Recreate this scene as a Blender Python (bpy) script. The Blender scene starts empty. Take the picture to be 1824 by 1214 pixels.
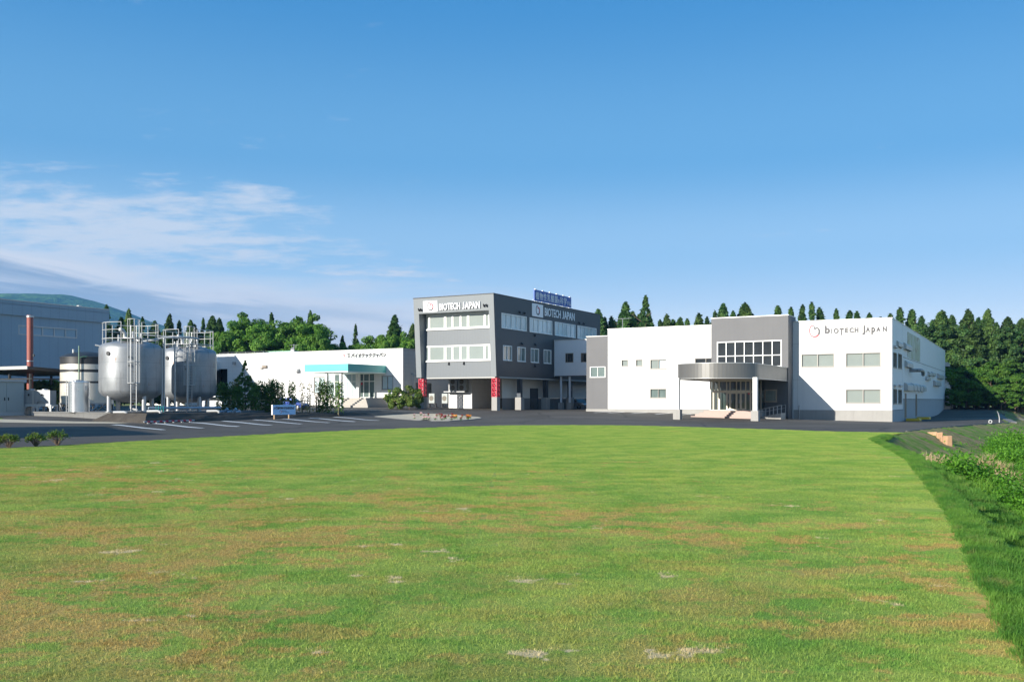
import bpy, math, random
import numpy as np
from mathutils import Vector, Matrix, noise
from mathutils.geometry import delaunay_2d_cdt

random.seed(7)
RNG = np.random.default_rng(11)
SC = bpy.context.scene
COL = SC.collection
R_ = math.radians

# ------------------------------------------------------------------ camera, sky, sun, exposure
IMW, IMH, CX, YH, FPX, EYE = 1824.0, 1214.0, 912.0, 712.0, 1644.0, 2.1
cam = bpy.data.cameras.new('camera')
cam.sensor_width = 36.0
cam.lens = 36.0 * FPX / IMW
cam.shift_y = (YH - IMH / 2) / IMW
cam.clip_start, cam.clip_end = 0.1, 20000
camo = bpy.data.objects.new('camera', cam)
COL.objects.link(camo)
camo.location = (0, 0, EYE)
camo.rotation_euler = (R_(90), 0, 0)
SC.camera = camo

SUN_AZ = math.atan2(-0.723, -0.691)          # towards the sun, measured from +Y towards +X
SUN_EL = R_(17.0)
sl = bpy.data.lights.new('sun', 'SUN')
sl.energy, sl.angle, sl.color = 5.0, R_(0.5), (1.0, 0.94, 0.84)
so = bpy.data.objects.new('sun', sl)
COL.objects.link(so)
sd = Vector((math.sin(SUN_AZ) * math.cos(SUN_EL), math.cos(SUN_AZ) * math.cos(SUN_EL), math.sin(SUN_EL)))
so.rotation_euler = sd.to_track_quat('Z', 'Y').to_euler()
so.location = (-60, -60, 60)

SC.view_settings.view_transform = 'Standard'
SC.view_settings.look = 'None'
SC.view_settings.exposure = 0.72
SC.view_settings.gamma = 1.0

W = bpy.data.worlds.new('World')
SC.world = W
W.use_nodes = True


class NT:
    """small node-tree writer"""
    def __init__(s, tree):
        s.t = tree

    def n(s, typ, **kw):
        nd = s.t.nodes.new(typ)
        for k, v in kw.items():
            setattr(nd, k, v)
        return nd

    def put(s, sock, v):
        if isinstance(v, bpy.types.NodeSocket):
            s.t.links.new(v, sock)
        elif v is not None:
            if isinstance(v, (tuple, list)) and len(v) == 3 and sock.type == 'RGBA':
                v = (*v, 1.0)
            sock.default_value = v

    def math(s, op, a, b=None, c=None, clamp=False):
        nd = s.n('ShaderNodeMath', operation=op, use_clamp=clamp)
        for i, v in enumerate((a, b, c)):
            if v is not None:
                s.put(nd.inputs[i], v)
        return nd.outputs[0]

    def vmath(s, op, a, b=None):
        nd = s.n('ShaderNodeVectorMath', operation=op)
        s.put(nd.inputs[0], a)
        if b is not None:
            s.put(nd.inputs[1], b)
        return nd.outputs[0]

    def noise(s, vec, scale, detail=4, rough=0.55, dist=0.0):
        nd = s.n('ShaderNodeTexNoise')
        s.put(nd.inputs['Vector'], vec)
        nd.inputs['Scale'].default_value = scale
        nd.inputs['Detail'].default_value = detail
        nd.inputs['Roughness'].default_value = rough
        nd.inputs['Distortion'].default_value = dist
        return nd.outputs['Fac']

    def smooth(s, v, lo, hi):
        nd = s.n('ShaderNodeMapRange', interpolation_type='SMOOTHSTEP')
        s.put(nd.inputs[0], v)
        nd.inputs[1].default_value, nd.inputs[2].default_value = lo, hi
        nd.inputs[3].default_value, nd.inputs[4].default_value = 0, 1
        return nd.outputs[0]

    def mix(s, fac, a, b, mode='MIX'):
        nd = s.n('ShaderNodeMix', data_type='RGBA', blend_type=mode)
        nd.clamp_factor = True
        s.put(nd.inputs[0], fac)
        s.put(nd.inputs[6], a)
        s.put(nd.inputs[7], b)
        return nd.outputs[2]

    def sep(s, v):
        nd = s.n('ShaderNodeSeparateXYZ')
        s.put(nd.inputs[0], v)
        return nd.outputs

    def comb(s, x, y, z):
        nd = s.n('ShaderNodeCombineXYZ')
        for i, v in enumerate((x, y, z)):
            s.put(nd.inputs[i], v)
        return nd.outputs[0]


def build_world():
    t = NT(W.node_tree)
    W.node_tree.nodes.clear()
    out = t.n('ShaderNodeOutputWorld')
    bg = t.n('ShaderNodeBackground')
    sky = t.n('ShaderNodeTexSky', sky_type='NISHITA')
    sky.sun_disc = False
    sky.sun_elevation = SUN_EL
    sky.sun_rotation = SUN_AZ
    sky.altitude = 100
    sky.air_density, sky.dust_density, sky.ozone_density = 0.9, 0.0, 4.0
    hs = t.n('ShaderNodeHueSaturation')
    hs.inputs['Saturation'].default_value = 1.25
    hs.inputs['Value'].default_value = 1.15
    t.put(hs.inputs['Color'], sky.outputs[0])
    d = t.n('ShaderNodeTexCoord').outputs['Generated']
    x, y, z = t.sep(d)
    zc = t.math('MAXIMUM', z, 0.0)
    den = t.math('ADD', zc, 0.10)
    p = t.comb(t.math('DIVIDE', x, den), t.math('DIVIDE', y, den), 0.0)
    az = t.math('DIVIDE', x, t.math('MAXIMUM', y, 0.05))       # tangent of the bearing
    el = t.math('DIVIDE', zc, t.math('SQRT', t.math('ADD', t.math('MULTIPLY', x, x), t.math('MULTIPLY', y, y))))
    n1 = t.noise(t.vmath('MULTIPLY', p, (0.8, 1.5, 1.0)), 1.1, 7, 0.58, 0.35)
    n2 = t.noise(t.vmath('MULTIPLY', p, (1.0, 1.5, 1.0)), 4.2, 7, 0.62, 0.15)
    nn = t.math('ADD', t.math('MULTIPLY', n1, 0.56), t.math('MULTIPLY', n2, 0.44))
    # thin wisps high on the left, a layered bank lower down that thins out to the right
    lf = t.smooth(t.math('MULTIPLY', az, -1.0), -0.12, 0.5)
    hi = t.math('SUBTRACT', 1.0, t.smooth(el, 0.16, 0.31))
    thr = t.math('SUBTRACT', nn, t.math('MULTIPLY', t.math('SUBTRACT', 1.0, t.math('MULTIPLY', lf, hi)), 0.20))
    wisp = t.math('MULTIPLY', t.smooth(thr, 0.385, 0.54), 0.72)
    line = t.math('ADD', t.math('SUBTRACT', 0.108, t.math('MULTIPLY', az, 0.085)), t.math('MULTIPLY', t.math('SUBTRACT', n1, 0.5), 0.07))
    bank = t.math('MULTIPLY', t.smooth(t.math('SUBTRACT', line, el), -0.012, 0.022), t.smooth(t.math('MULTIPLY', az, -1.0), -0.16, 0.12))
    stripes = t.noise(t.comb(t.math('MULTIPLY', az, 2.2), t.math('ADD', t.math('MULTIPLY', el, 26.0), t.math('MULTIPLY', az, 2.6)), 0.0), 1.25, 5, 0.55, 0.5)
    bank = t.math('MULTIPLY', bank, t.math('ADD', 0.78, t.math('MULTIPLY', t.smooth(stripes, 0.35, 0.62), 0.22)))
    m = t.math('MAXIMUM', wisp, bank)
    dk = t.smooth(t.math('MULTIPLY', az, -1.0), 0.10, 0.50)
    under = t.smooth(t.math('SUBTRACT', line, el), 0.012, 0.032)
    shade = t.math('MULTIPLY', t.math('MULTIPLY', t.math('ADD', 0.35, t.math('MULTIPLY', dk, 0.65)), under), t.math('SUBTRACT', 1.0, t.smooth(stripes, 0.42, 0.60)))
    ccol = t.mix(shade, (6.0, 6.3, 6.8), (2.2, 3.0, 4.2))
    # clear-sky colour by height, blended with the physical sky
    cr = t.n('ShaderNodeValToRGB')
    cr.color_ramp.interpolation = 'EASE'
    for i, (p_, c_) in ((0, (0.0, (11.0, 10.2, 9.4))), (3, (0.45, (0.52, 2.4, 5.2))), (1, (0.16, (3.1, 5.0, 6.9))), (2, (0.26, (1.35, 3.5, 6.0)))):
        e_ = (cr.color_ramp.elements[0] if i == 0 else cr.color_ramp.elements[-1]) if i in (0, 3) else cr.color_ramp.elements.new(p_)
        e_.position = p_
        e_.color = (*[q / 11.0 for q in c_], 1)
    t.put(cr.inputs[0], el)
    grad = t.mix(1.0, cr.outputs[0], (11.0, 11.0, 11.0), 'MULTIPLY')
    base = t.mix(0.80, hs.outputs[0], grad)
    mx = t.mix(m, base, ccol)
    t.put(bg.inputs['Color'], mx)
    bg.inputs['Strength'].default_value = 0.079
    t.put(out.inputs['Surface'], bg.outputs[0])


build_world()

# ------------------------------------------------------------------ picture geometry
TH = R_(29.1)
AX, AY = math.cos(TH), -math.sin(TH)         # along the fronts, towards the right and the viewer
BX, BY = math.sin(TH), math.cos(TH)          # away from the viewer, to the right


def U(px):
    return (px - CX) / FPX


def at(px, Y, z=0.0):
    return Vector((U(px) * Y, Y, z))


def zat(v, Y):
    return EYE + (YH - v) / FPX * Y


class Frame:
    """ground frame of a building: x along the front, y into the depth"""
    def __init__(s, X, Y):
        s.X, s.Y = X, Y

    def fx(s, px, yo):
        u = U(px)
        return (u * (s.Y + yo * BY) - s.X - yo * BX) / (AX - u * AY)

    def sy(s, px, xo):
        u = U(px)
        return (u * (s.Y + xo * AY) - s.X - xo * AX) / (BX - u * BY)

    def dep(s, x, y):
        return s.Y + x * AY + y * BY

    def z(s, v, x, y):
        return zat(v, s.dep(x, y))

    def world(s, x, y, z=0.0):
        return Vector((s.X + x * AX + y * BX, s.Y + x * AY + y * BY, z))

    def local(s, X, Y):
        dx, dy = X - s.X, Y - s.Y
        return dx * AX + dy * AY, dx * BX + dy * BY

    def fr(s, p0, p1, vt, vb, yo):
        """rectangle on a front plane from pixel columns and the rows at its middle"""
        x0, x1 = s.fx(p0, yo), s.fx(p1, yo)
        xm = (x0 + x1) / 2
        return x0, x1, s.z(vb, xm, yo), s.z(vt, xm, yo)

    def sr(s, p0, p1, vt, vb, xo):
        y0, y1 = s.sy(p0, xo), s.sy(p1, xo)
        ym = s.sy((p0 + p1) / 2, xo)
        return y0, y1, s.z(vb, xo, ym), s.z(vt, xo, ym)


# ------------------------------------------------------------------ mesh helpers
class MB:
    def __init__(s):
        s.v, s.f, s.m, s.sm = [], [], [], []

    def face(s, pts, mi=0, smooth=False):
        b = len(s.v)
        s.v += [tuple(p) for p in pts]
        s.f.append(tuple(range(b, b + len(pts))))
        s.m.append(mi)
        s.sm.append(smooth)

    def _faces(s, vs, fs, mi, smooth=False):
        b = len(s.v)
        s.v += [tuple(p) for p in vs]
        for f in fs:
            s.f.append(tuple(b + i for i in f))
            s.m.append(mi)
            s.sm.append(smooth)
        return s

    def box(s, x0, x1, y0, y1, z0, z1, mi=0, mp=None):
        vs = [(x, y, z) for z in (z0, z1) for y in (y0, y1) for x in (x0, x1)]
        if mp:
            vs = [mp(*p) for p in vs]
        s._faces(vs, [(0, 2, 3, 1), (4, 5, 7, 6), (0, 1, 5, 4), (2, 6, 7, 3), (0, 4, 6, 2), (1, 3, 7, 5)], mi)
        return s

    def prism(s, poly, z0, z1, mi=0, mp=None, smooth=False):
        n = len(poly)
        vs = [(x, y, z0) for x, y in poly] + [(x, y, z1) for x, y in poly]
        if mp:
            vs = [mp(*p) for p in vs]
        s._faces(vs, [tuple(range(n - 1, -1, -1)), tuple(range(n, 2 * n))], mi)
        s._faces(vs, [(i, (i + 1) % n, n + (i + 1) % n, n + i) for i in range(n)], mi, smooth)
        return s

    def tube(s, pts, r, n=8, mi=0, closed=False):
        pts = [Vector(p) for p in pts]
        rs = r if isinstance(r, (list, tuple)) else [r] * len(pts)
        rings = []
        N = len(pts)
        for i, p in enumerate(pts):
            a = pts[i - 1] if (i > 0 or closed) else p
            c = pts[(i + 1) % N] if (i < N - 1 or closed) else p
            d = (c - a)
            d = d.normalized() if d.length > 1e-9 else Vector((0, 0, 1))
            up = Vector((0, 0, 1)) if abs(d.z) < 0.9 else Vector((1, 0, 0))
            e1 = d.cross(up).normalized()
            e2 = d.cross(e1).normalized()
            rings.append([p + (e1 * math.cos(k * 2 * math.pi / n) + e2 * math.sin(k * 2 * math.pi / n)) * rs[i] for k in range(n)])
        vs = [q for ring in rings for q in ring]
        fs = []
        for i in range(N if closed else N - 1):
            j = (i + 1) % N
            for k in range(n):
                fs.append((i * n + k, i * n + (k + 1) % n, j * n + (k + 1) % n, j * n + k))
        s._faces(vs, fs, mi, True)
        if not closed:
            s._faces(rings[0], [tuple(range(n))], mi)
            s._faces(rings[-1], [tuple(range(n))], mi)
        return s

    def lathe(s, prof, n=32, cx=0, cy=0, mi=0, mis=None):
        vs, fs = [], []
        for r, z in prof:
            for k in range(n):
                a = 2 * math.pi * k / n
                vs.append((cx + r * math.cos(a), cy + r * math.sin(a), z))
        b = len(s.v)
        s.v += vs
        for i in range(len(prof) - 1):
            for k in range(n):
                s.f.append((b + i * n + k, b + i * n + (k + 1) % n, b + (i + 1) * n + (k + 1) % n, b + (i + 1) * n + k))
                s.m.append(mis[i] if mis else mi)
                s.sm.append(True)
        return s

    def wall(s, mp, s0, s1, z0, z1, holes=(), rev=0.12, mi=0):
        """a wall face with real openings and their reveals; mp(s, d, z) maps along, inward depth, height"""
        xs = sorted({s0, s1, *[h[0] for h in holes], *[h[1] for h in holes]})
        zs = sorted({z0, z1, *[h[2] for h in holes], *[h[3] for h in holes]})
        xs = [x for x in xs if s0 - 1e-6 <= x <= s1 + 1e-6]
        zs = [z for z in zs if z0 - 1e-6 <= z <= z1 + 1e-6]
        for i in range(len(xs) - 1):
            for j in range(len(zs) - 1):
                xm, zm = (xs[i] + xs[i + 1]) / 2, (zs[j] + zs[j + 1]) / 2
                if any(h[0] < xm < h[1] and h[2] < zm < h[3] for h in holes):
                    continue
                s.face([mp(xs[i], 0, zs[j]), mp(xs[i + 1], 0, zs[j]), mp(xs[i + 1], 0, zs[j + 1]), mp(xs[i], 0, zs[j + 1])], mi)
        for a, b, c, d in holes:
            for (p, q, r, t) in (((a, c), (b, c), 0, 0), ((b, c), (b, d), 0, 0), ((b, d), (a, d), 0, 0), ((a, d), (a, c), 0, 0)):
                s.face([mp(p[0], 0, p[1]), mp(q[0], 0, q[1]), mp(q[0], rev, q[1]), mp(p[0], rev, p[1])], mi)
        return s

    def build(s, name, mats, parent=None, loc=None, rot=None, sharp=40):
        me = bpy.data.meshes.new(name)
        me.from_pydata(s.v, [], s.f)
        for m in (mats if isinstance(mats, (list, tuple)) else [mats]):
            me.materials.append(m)
        me.polygons.foreach_set('material_index', s.m)
        if any(s.sm):
            me.polygons.foreach_set('use_smooth', s.sm)
            me.set_sharp_from_angle(angle=R_(sharp))
        me.validate()
        me.update()
        o = bpy.data.objects.new(name, me)
        COL.objects.link(o)
        if parent:
            o.parent = parent
        if loc is not None:
            o.location = loc
        if rot is not None:
            o.rotation_euler = rot
        return o


def tag(o, label=None, cat=None, group=None, kind=None):
    if label:
        o['label'] = label
    if cat:
        o['category'] = cat
    if group:
        o['group'] = group
    if kind:
        o['kind'] = kind
    return o


def empty(name, loc=(0, 0, 0), rz=0.0, label=None, cat=None, group=None):
    o = bpy.data.objects.new(name, None)
    o.empty_display_size = 0.2
    COL.objects.link(o)
    o.location = loc
    o.rotation_euler = (0, 0, rz)
    return tag(o, label, cat, group)


def copy_tree(o, parent=None, _top=True):
    c = o.copy()
    COL.objects.link(c)
    if parent:
        c.parent = parent
    for ch in list(o.children):
        copy_tree(ch, c, False)
    return c


def fast_mesh(name, verts, nper, mats, parent=None, midx=None):
    """mesh of separate polygons of nper corners each, from an (N*nper, 3) array"""
    verts = np.asarray(verts, dtype=np.float32).reshape(-1, 3)
    nv = len(verts)
    nf = nv // nper
    me = bpy.data.meshes.new(name)
    me.vertices.add(nv)
    me.vertices.foreach_set('co', verts.ravel())
    me.loops.add(nv)
    me.loops.foreach_set('vertex_index', np.arange(nv, dtype=np.int32))
    me.polygons.add(nf)
    me.polygons.foreach_set('loop_start', np.arange(0, nv, nper, dtype=np.int32))
    for m in (mats if isinstance(mats, (list, tuple)) else [mats]):
        me.materials.append(m)
    if midx is not None:
        me.polygons.foreach_set('material_index', np.asarray(midx, dtype=np.int32))
    me.update(calc_edges=True)
    o = bpy.data.objects.new(name, me)
    if parent is not False:
        COL.objects.link(o)
        if parent:
            o.parent = parent
    return o


# ------------------------------------------------------------------ materials
MATS = {}


def mat(name, col, rough=0.6, metal=0.0, var=0.06, vscale=0.6, fine=0.04, fscale=25, streak=0.0, lines=(), bump=0.0, bscale=30,
        spec=0.5, stain=None, stain_amt=0.0, stain_scale=1.2):
    if name in MATS:
        return MATS[name]
    m = bpy.data.materials.new(name)
    m.use_nodes = True
    t = NT(m.node_tree)
    bs = m.node_tree.nodes['Principled BSDF']
    oc = t.n('ShaderNodeTexCoord').outputs['Object']
    a = t.noise(oc, vscale, 5, 0.6)
    b = t.noise(oc, fscale, 3, 0.6)
    k = t.math('ADD', t.math('MULTIPLY', t.math('SUBTRACT', a, 0.5), var * 4), t.math('MULTIPLY', t.math('SUBTRACT', b, 0.5), fine * 4))
    if streak:
        st = t.noise(t.vmath('MULTIPLY', oc, (1.6, 1.6, 0.12)), 1.5, 4, 0.6)
        k = t.math('SUBTRACT', k, t.math('MULTIPLY', t.smooth(st, 0.5, 0.75), streak))
    fac = t.math('ADD', 1.0, k)
    bumpn = None
    xyz = t.sep(oc)
    for (axis, per, wid, dark) in lines:
        c = xyz['xyz'.index(axis)]
        fr = t.math('FRACT', t.math('DIVIDE', t.math('ADD', c, 1000.013), per))
        ln = t.math('LESS_THAN', fr, wid / per)
        fac = t.math('MULTIPLY', fac, t.math('SUBTRACT', 1.0, t.math('MULTIPLY', ln, dark)))
    colr = t.mix(1.0, (*col, 1), t.comb(fac, fac, fac), 'MULTIPLY')
    if stain:
        sn = t.noise(t.vmath('MULTIPLY', oc, (1, 1, 0.45)), stain_scale, 5, 0.65)
        colr = t.mix(t.math('MULTIPLY', t.smooth(sn, 0.60, 0.72), stain_amt), colr, stain)
    t.put(bs.inputs['Base Color'], colr)
    t.put(bs.inputs['Roughness'], t.math('ADD', rough, t.math('MULTIPLY', t.math('SUBTRACT', a, 0.5), 0.15), clamp=True))
    bs.inputs['Metallic'].default_value = metal
    bs.inputs['Specular IOR Level'].default_value = spec
    if bump:
        bn = t.n('ShaderNodeBump')
        bn.inputs['Strength'].default_value = bump
        bn.inputs['Distance'].default_value = 0.02
        t.put(bn.inputs['Height'], t.noise(oc, bscale, 4, 0.6))
        t.put(bs.inputs['Normal'], bn.outputs[0])
    MATS[name] = m
    return m


def leafmat(name, c1, c2, c3=None, trans=0.3, scale=0.5, rough=0.6):
    """foliage: two or three leaf colours in clumps, some light coming through"""
    m = bpy.data.materials.new(name)
    m.use_nodes = True
    t = NT(m.node_tree)
    nt = m.node_tree
    bs = nt.nodes['Principled BSDF']
    pos = t.n('ShaderNodeNewGeometry').outputs['Position']
    a = t.noise(pos, scale, 3, 0.6)
    w = t.n('ShaderNodeTexWhiteNoise')
    t.put(w.inputs[0], t.vmath('SNAP', pos, (0.35, 0.35, 0.35)))
    k = t.math('ADD', t.smooth(a, 0.35, 0.65), t.math('MULTIPLY', t.math('SUBTRACT', w.outputs[0], 0.5), 0.6), clamp=True)
    c = t.mix(k, c1, c2)
    if c3:
        c = t.mix(t.math('MULTIPLY', t.smooth(t.noise(pos, scale * 2.3, 3), 0.55, 0.7), 0.8), c, c3)
    rnd = t.n('ShaderNodeObjectInfo').outputs['Random']
    f = t.math('ADD', 0.8, t.math('MULTIPLY', rnd, 0.4))
    c = t.mix(1.0, c, t.comb(f, f, f), 'MULTIPLY')
    t.put(bs.inputs['Base Color'], c)
    bs.inputs['Roughness'].default_value = rough
    bs.inputs['Specular IOR Level'].default_value = 0.3
    tr = t.n('ShaderNodeBsdfTranslucent')
    t.put(tr.inputs[0], t.mix(1.0, c, (1.2, 1.3, 0.6), 'MULTIPLY'))
    ms = t.n('ShaderNodeMixShader')
    ms.inputs[0].default_value = trans
    t.put(ms.inputs[1], bs.outputs[0])
    t.put(ms.inputs[2], tr.outputs[0])
    out = nt.nodes['Material Output']
    t.put(out.inputs['Surface'], ms.outputs[0])
    return m


def glassmat(name, tint=(0.9, 0.95, 0.93), through=0.75):
    m = bpy.data.materials.new(name)
    m.use_nodes = True
    t = NT(m.node_tree)
    nt = m.node_tree
    nt.nodes.clear()
    out = t.n('ShaderNodeOutputMaterial')
    tr = t.n('ShaderNodeBsdfTransparent')
    tr.inputs[0].default_value = (*[c * through for c in tint], 1)
    gl = t.n('ShaderNodeBsdfGlossy')
    gl.inputs['Roughness'].default_value = 0.02
    lw = t.n('ShaderNodeFresnel')
    lw.inputs[0].default_value = 1.5
    ms = t.n('ShaderNodeMixShader')
    t.put(ms.inputs[0], lw.outputs[0])
    t.put(ms.inputs[1], tr.outputs[0])
    t.put(ms.inputs[2], gl.outputs[0])
    t.put(out.inputs[0], ms.outputs[0])
    return m


def lawn_colour(t):
    pos = t.n('ShaderNodeNewGeometry').outputs['Position']
    x, y, z = t.sep(pos)
    flat = t.comb(x, y, 0.0)
    st = t.vmath('MULTIPLY', flat, (0.75, 1.0, 1.0))
    big = t.noise(flat, 0.09, 3, 0.5)
    mid = t.noise(st, 0.8, 7, 0.66, 0.4)
    mid2 = t.noise(t.vmath('ADD', st, (31, 17, 0)), 2.0, 8, 0.74, 0.15)
    lowp = t.noise(t.vmath('ADD', st, (3, 41, 0)), 0.7, 6, 0.66, 0.3)
    mid2 = t.math('ADD', t.math('MULTIPLY', mid2, 0.5), t.math('MULTIPLY', lowp, 0.5))
    sm = t.noise(flat, 3.2, 5, 0.6)
    fine = t.noise(flat, 38, 2, 0.6)
    g = t.mix(t.smooth(mid, 0.36, 0.64), (0.172, 0.322, 0.054), (0.335, 0.415, 0.088))
    g = t.mix(t.math('MULTIPLY', t.smooth(sm, 0.5, 0.75), 0.5), g, (0.360, 0.375, 0.075))
    mot = t.noise(flat, 9.0, 4, 0.65)
    g = t.mix(t.math('MULTIPLY', t.smooth(mot, 0.52, 0.70), 0.26), g, (0.40, 0.41, 0.10))
    near = t.math('SUBTRACT', 1.0, t.smooth(y, 8.0, 42.0))
    lft = t.math('SUBTRACT', 1.0, t.smooth(x, -14.0, 12.0))
    bias = t.math('ADD', t.math('MULTIPLY', near, 0.05), t.math('ADD', t.math('MULTIPLY', t.math('MULTIPLY', lft, near), 0.125), t.math('MULTIPLY', t.math('SUBTRACT', big, 0.5), 0.22)))
    br = t.smooth(t.math('ADD', mid2, bias), 0.578, 0.618)
    clus = t.noise(t.vmath('ADD', flat, (11, 5, 0)), 0.22, 3, 0.55)
    br = t.math('MULTIPLY', br, t.math('ADD', 0.35, t.math('MULTIPLY', t.smooth(clus, 0.40, 0.58), 0.65)))
    br = t.math('MULTIPLY', br, t.smooth(sm, 0.25, 0.55))
    g = t.mix(t.math('MULTIPLY', br, 0.80), g, t.mix(t.smooth(fine, 0.4, 0.6), (0.44, 0.26, 0.085), (0.58, 0.38, 0.14)))
    bare = t.noise(t.vmath('ADD', t.vmath('MULTIPLY', flat, (0.8, 1.0, 1.0)), (7, 3, 0)), 0.9, 7, 0.66, 0.15)
    bm = t.smooth(t.math('ADD', bare, t.math('MULTIPLY', bias, 0.35)), 0.665, 0.695)
    g = t.mix(t.math('MULTIPLY', bm, 0.9), g, (0.66, 0.53, 0.31))
    f = t.math('ADD', 0.78, t.math('MULTIPLY', fine, 0.44))
    return t.mix(1.0, g, t.comb(f, f, f), 'MULTIPLY'), pos


def lawn_mats():
    m = bpy.data.materials.new('lawn_turf')
    m.use_nodes = True
    t = NT(m.node_tree)
    bs = m.node_tree.nodes['Principled BSDF']
    c, pos = lawn_colour(t)
    t.put(bs.inputs['Base Color'], c)
    bs.inputs['Roughness'].default_value = 0.95
    bs.inputs['Specular IOR Level'].default_value = 0.1
    bn = t.n('ShaderNodeBump')
    bn.inputs['Strength'].default_value = 0.9
    bn.inputs['Distance'].default_value = 0.05
    t.put(bn.inputs['Height'], t.noise(pos, 22, 5, 0.7))
    t.put(bs.inputs['Normal'], bn.outputs[0])
    b = bpy.data.materials.new('lawn_blade')
    b.use_nodes = True
    t = NT(b.node_tree)
    bs = b.node_tree.nodes['Principled BSDF']
    c, pos = lawn_colour(t)
    w = t.n('ShaderNodeTexWhiteNoise')
    t.put(w.inputs[0], t.vmath('SNAP', pos, (0.03, 0.03, 5.0)))
    f = t.math('ADD', 0.72, t.math('MULTIPLY', w.outputs[0], 0.6))
    c = t.mix(1.0, c, t.comb(f, f, f), 'MULTIPLY')
    t.put(bs.inputs['Base Color'], c)
    bs.inputs['Roughness'].default_value = 0.55
    bs.inputs['Specular IOR Level'].default_value = 0.25
    tr = t.n('ShaderNodeBsdfTranslucent')
    t.put(tr.inputs[0], c)
    ms = t.n('ShaderNodeMixShader')
    ms.inputs[0].default_value = 0.35
    t.put(ms.inputs[1], bs.outputs[0])
    t.put(ms.inputs[2], tr.outputs[0])
    t.put(b.node_tree.nodes['Material Output'].inputs['Surface'], ms.outputs[0])
    return m, b


def ground_mat():
    """rough ground: grass, bare soil in streaks; gravelly where nothing grows"""
    m = bpy.data.materials.new('rough_ground')
    m.use_nodes = True
    t = NT(m.node_tree)
    bs = m.node_tree.nodes['Principled BSDF']
    pos = t.n('ShaderNodeNewGeometry').outputs['Position']
    x, y, z = t.sep(pos)
    # streaks that run down the bank (across the edge line)
    s = t.math('ADD', t.math('MULTIPLY', x, BX), t.math('MULTIPLY', y, BY))
    q = t.math('ADD', t.math('MULTIPLY', x, AX), t.math('MULTIPLY', y, AY))
    st = t.noise(t.comb(s, t.math('MULTIPLY', q, 0.25), 0), 0.55, 5, 0.65, 0.3)
    n = t.noise(pos, 1.6, 6, 0.7)
    g = t.mix(t.smooth(n, 0.35, 0.65), (0.10, 0.215, 0.028), (0.20, 0.31, 0.055))
    soil = t.mix(t.smooth(n, 0.3, 0.7), (0.22, 0.14, 0.085), (0.36, 0.25, 0.155))
    k = t.smooth(t.math('ADD', t.math('MULTIPLY', st, 0.7), t.math('MULTIPLY', n, 0.3)), 0.43, 0.55)
    rd = t.smooth(t.math('ADD', t.math('MULTIPLY', x, 0.53), t.math('MULTIPLY', y, 0.85)), 50.0, 60.0)
    t.put(bs.inputs['Base Color'], t.mix(t.math('MULTIPLY', t.math('MULTIPLY', k, t.math('ADD', 0.12, t.math('MULTIPLY', rd, 0.88))), 0.80), g, soil))
    bs.inputs['Roughness'].default_value = 0.95
    bs.inputs['Specular IOR Level'].default_value = 0.1
    bn = t.n('ShaderNodeBump')
    bn.inputs['Strength'].default_value = 0.8
    bn.inputs['Distance'].default_value = 0.12
    t.put(bn.inputs['Height'], t.noise(pos, 6, 6, 0.7))
    t.put(bs.inputs['Normal'], bn.outputs[0])
    return m


def road_mat():
    m = bpy.data.materials.new('asphalt')
    m.use_nodes = True
    t = NT(m.node_tree)
    bs = m.node_tree.nodes['Principled BSDF']
    pos = t.n('ShaderNodeNewGeometry').outputs['Position']
    a = t.noise(pos, 0.12, 5, 0.6, 0.4)
    b = t.noise(pos, 55, 2, 0.7)
    c = t.noise(t.vmath('MULTIPLY', pos, (0.5, 3.0, 1)), 0.25, 4, 0.6)
    k = t.math('ADD', t.math('MULTIPLY', t.smooth(a, 0.3, 0.7), 0.6), t.math('MULTIPLY', c, 0.4))
    col = t.mix(k, (0.066, 0.058, 0.049), (0.122, 0.109, 0.093))
    f = t.math('ADD', 0.75, t.math('MULTIPLY', b, 0.5))
    col = t.mix(1.0, col, t.comb(f, f, f), 'MULTIPLY')
    # old joints, cracks and relaid patches
    vo = t.n('ShaderNodeTexVoronoi', feature='DISTANCE_TO_EDGE')
    vo.inputs['Scale'].default_value = 0.07
    t.put(vo.inputs['Vector'], t.vmath('ADD', pos, t.comb(t.math('MULTIPLY', a, 3.0), t.math('MULTIPLY', c, 3.0), 0.0)))
    col = t.mix(t.math('MULTIPLY', t.math('SUBTRACT', 1.0, t.smooth(vo.outputs['Distance'], 0.003, 0.012)), 0.45), col, (0.02, 0.02, 0.02))
    vc = t.n('ShaderNodeTexVoronoi', feature='F1')
    vc.inputs['Scale'].default_value = 0.07
    t.put(vc.inputs['Vector'], t.vmath('ADD', pos, t.comb(t.math('MULTIPLY', a, 3.0), t.math('MULTIPLY', c, 3.0), 0.0)))
    pr = t.math('ADD', 0.88, t.math('MULTIPLY', t.sep(vc.outputs['Color'])[0], 0.24))
    col = t.mix(1.0, col, t.comb(pr, pr, pr), 'MULTIPLY')
    t.put(bs.inputs['Base Color'], col)
    bs.inputs['Roughness'].default_value = 0.85
    bs.inputs['Specular IOR Level'].default_value = 0.25
    bn = t.n('ShaderNodeBump')
    bn.inputs['Strength'].default_value = 0.4
    bn.inputs['Distance'].default_value = 0.01
    t.put(bn.inputs['Height'], b)
    t.put(bs.inputs['Normal'], bn.outputs[0])
    return m


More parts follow.
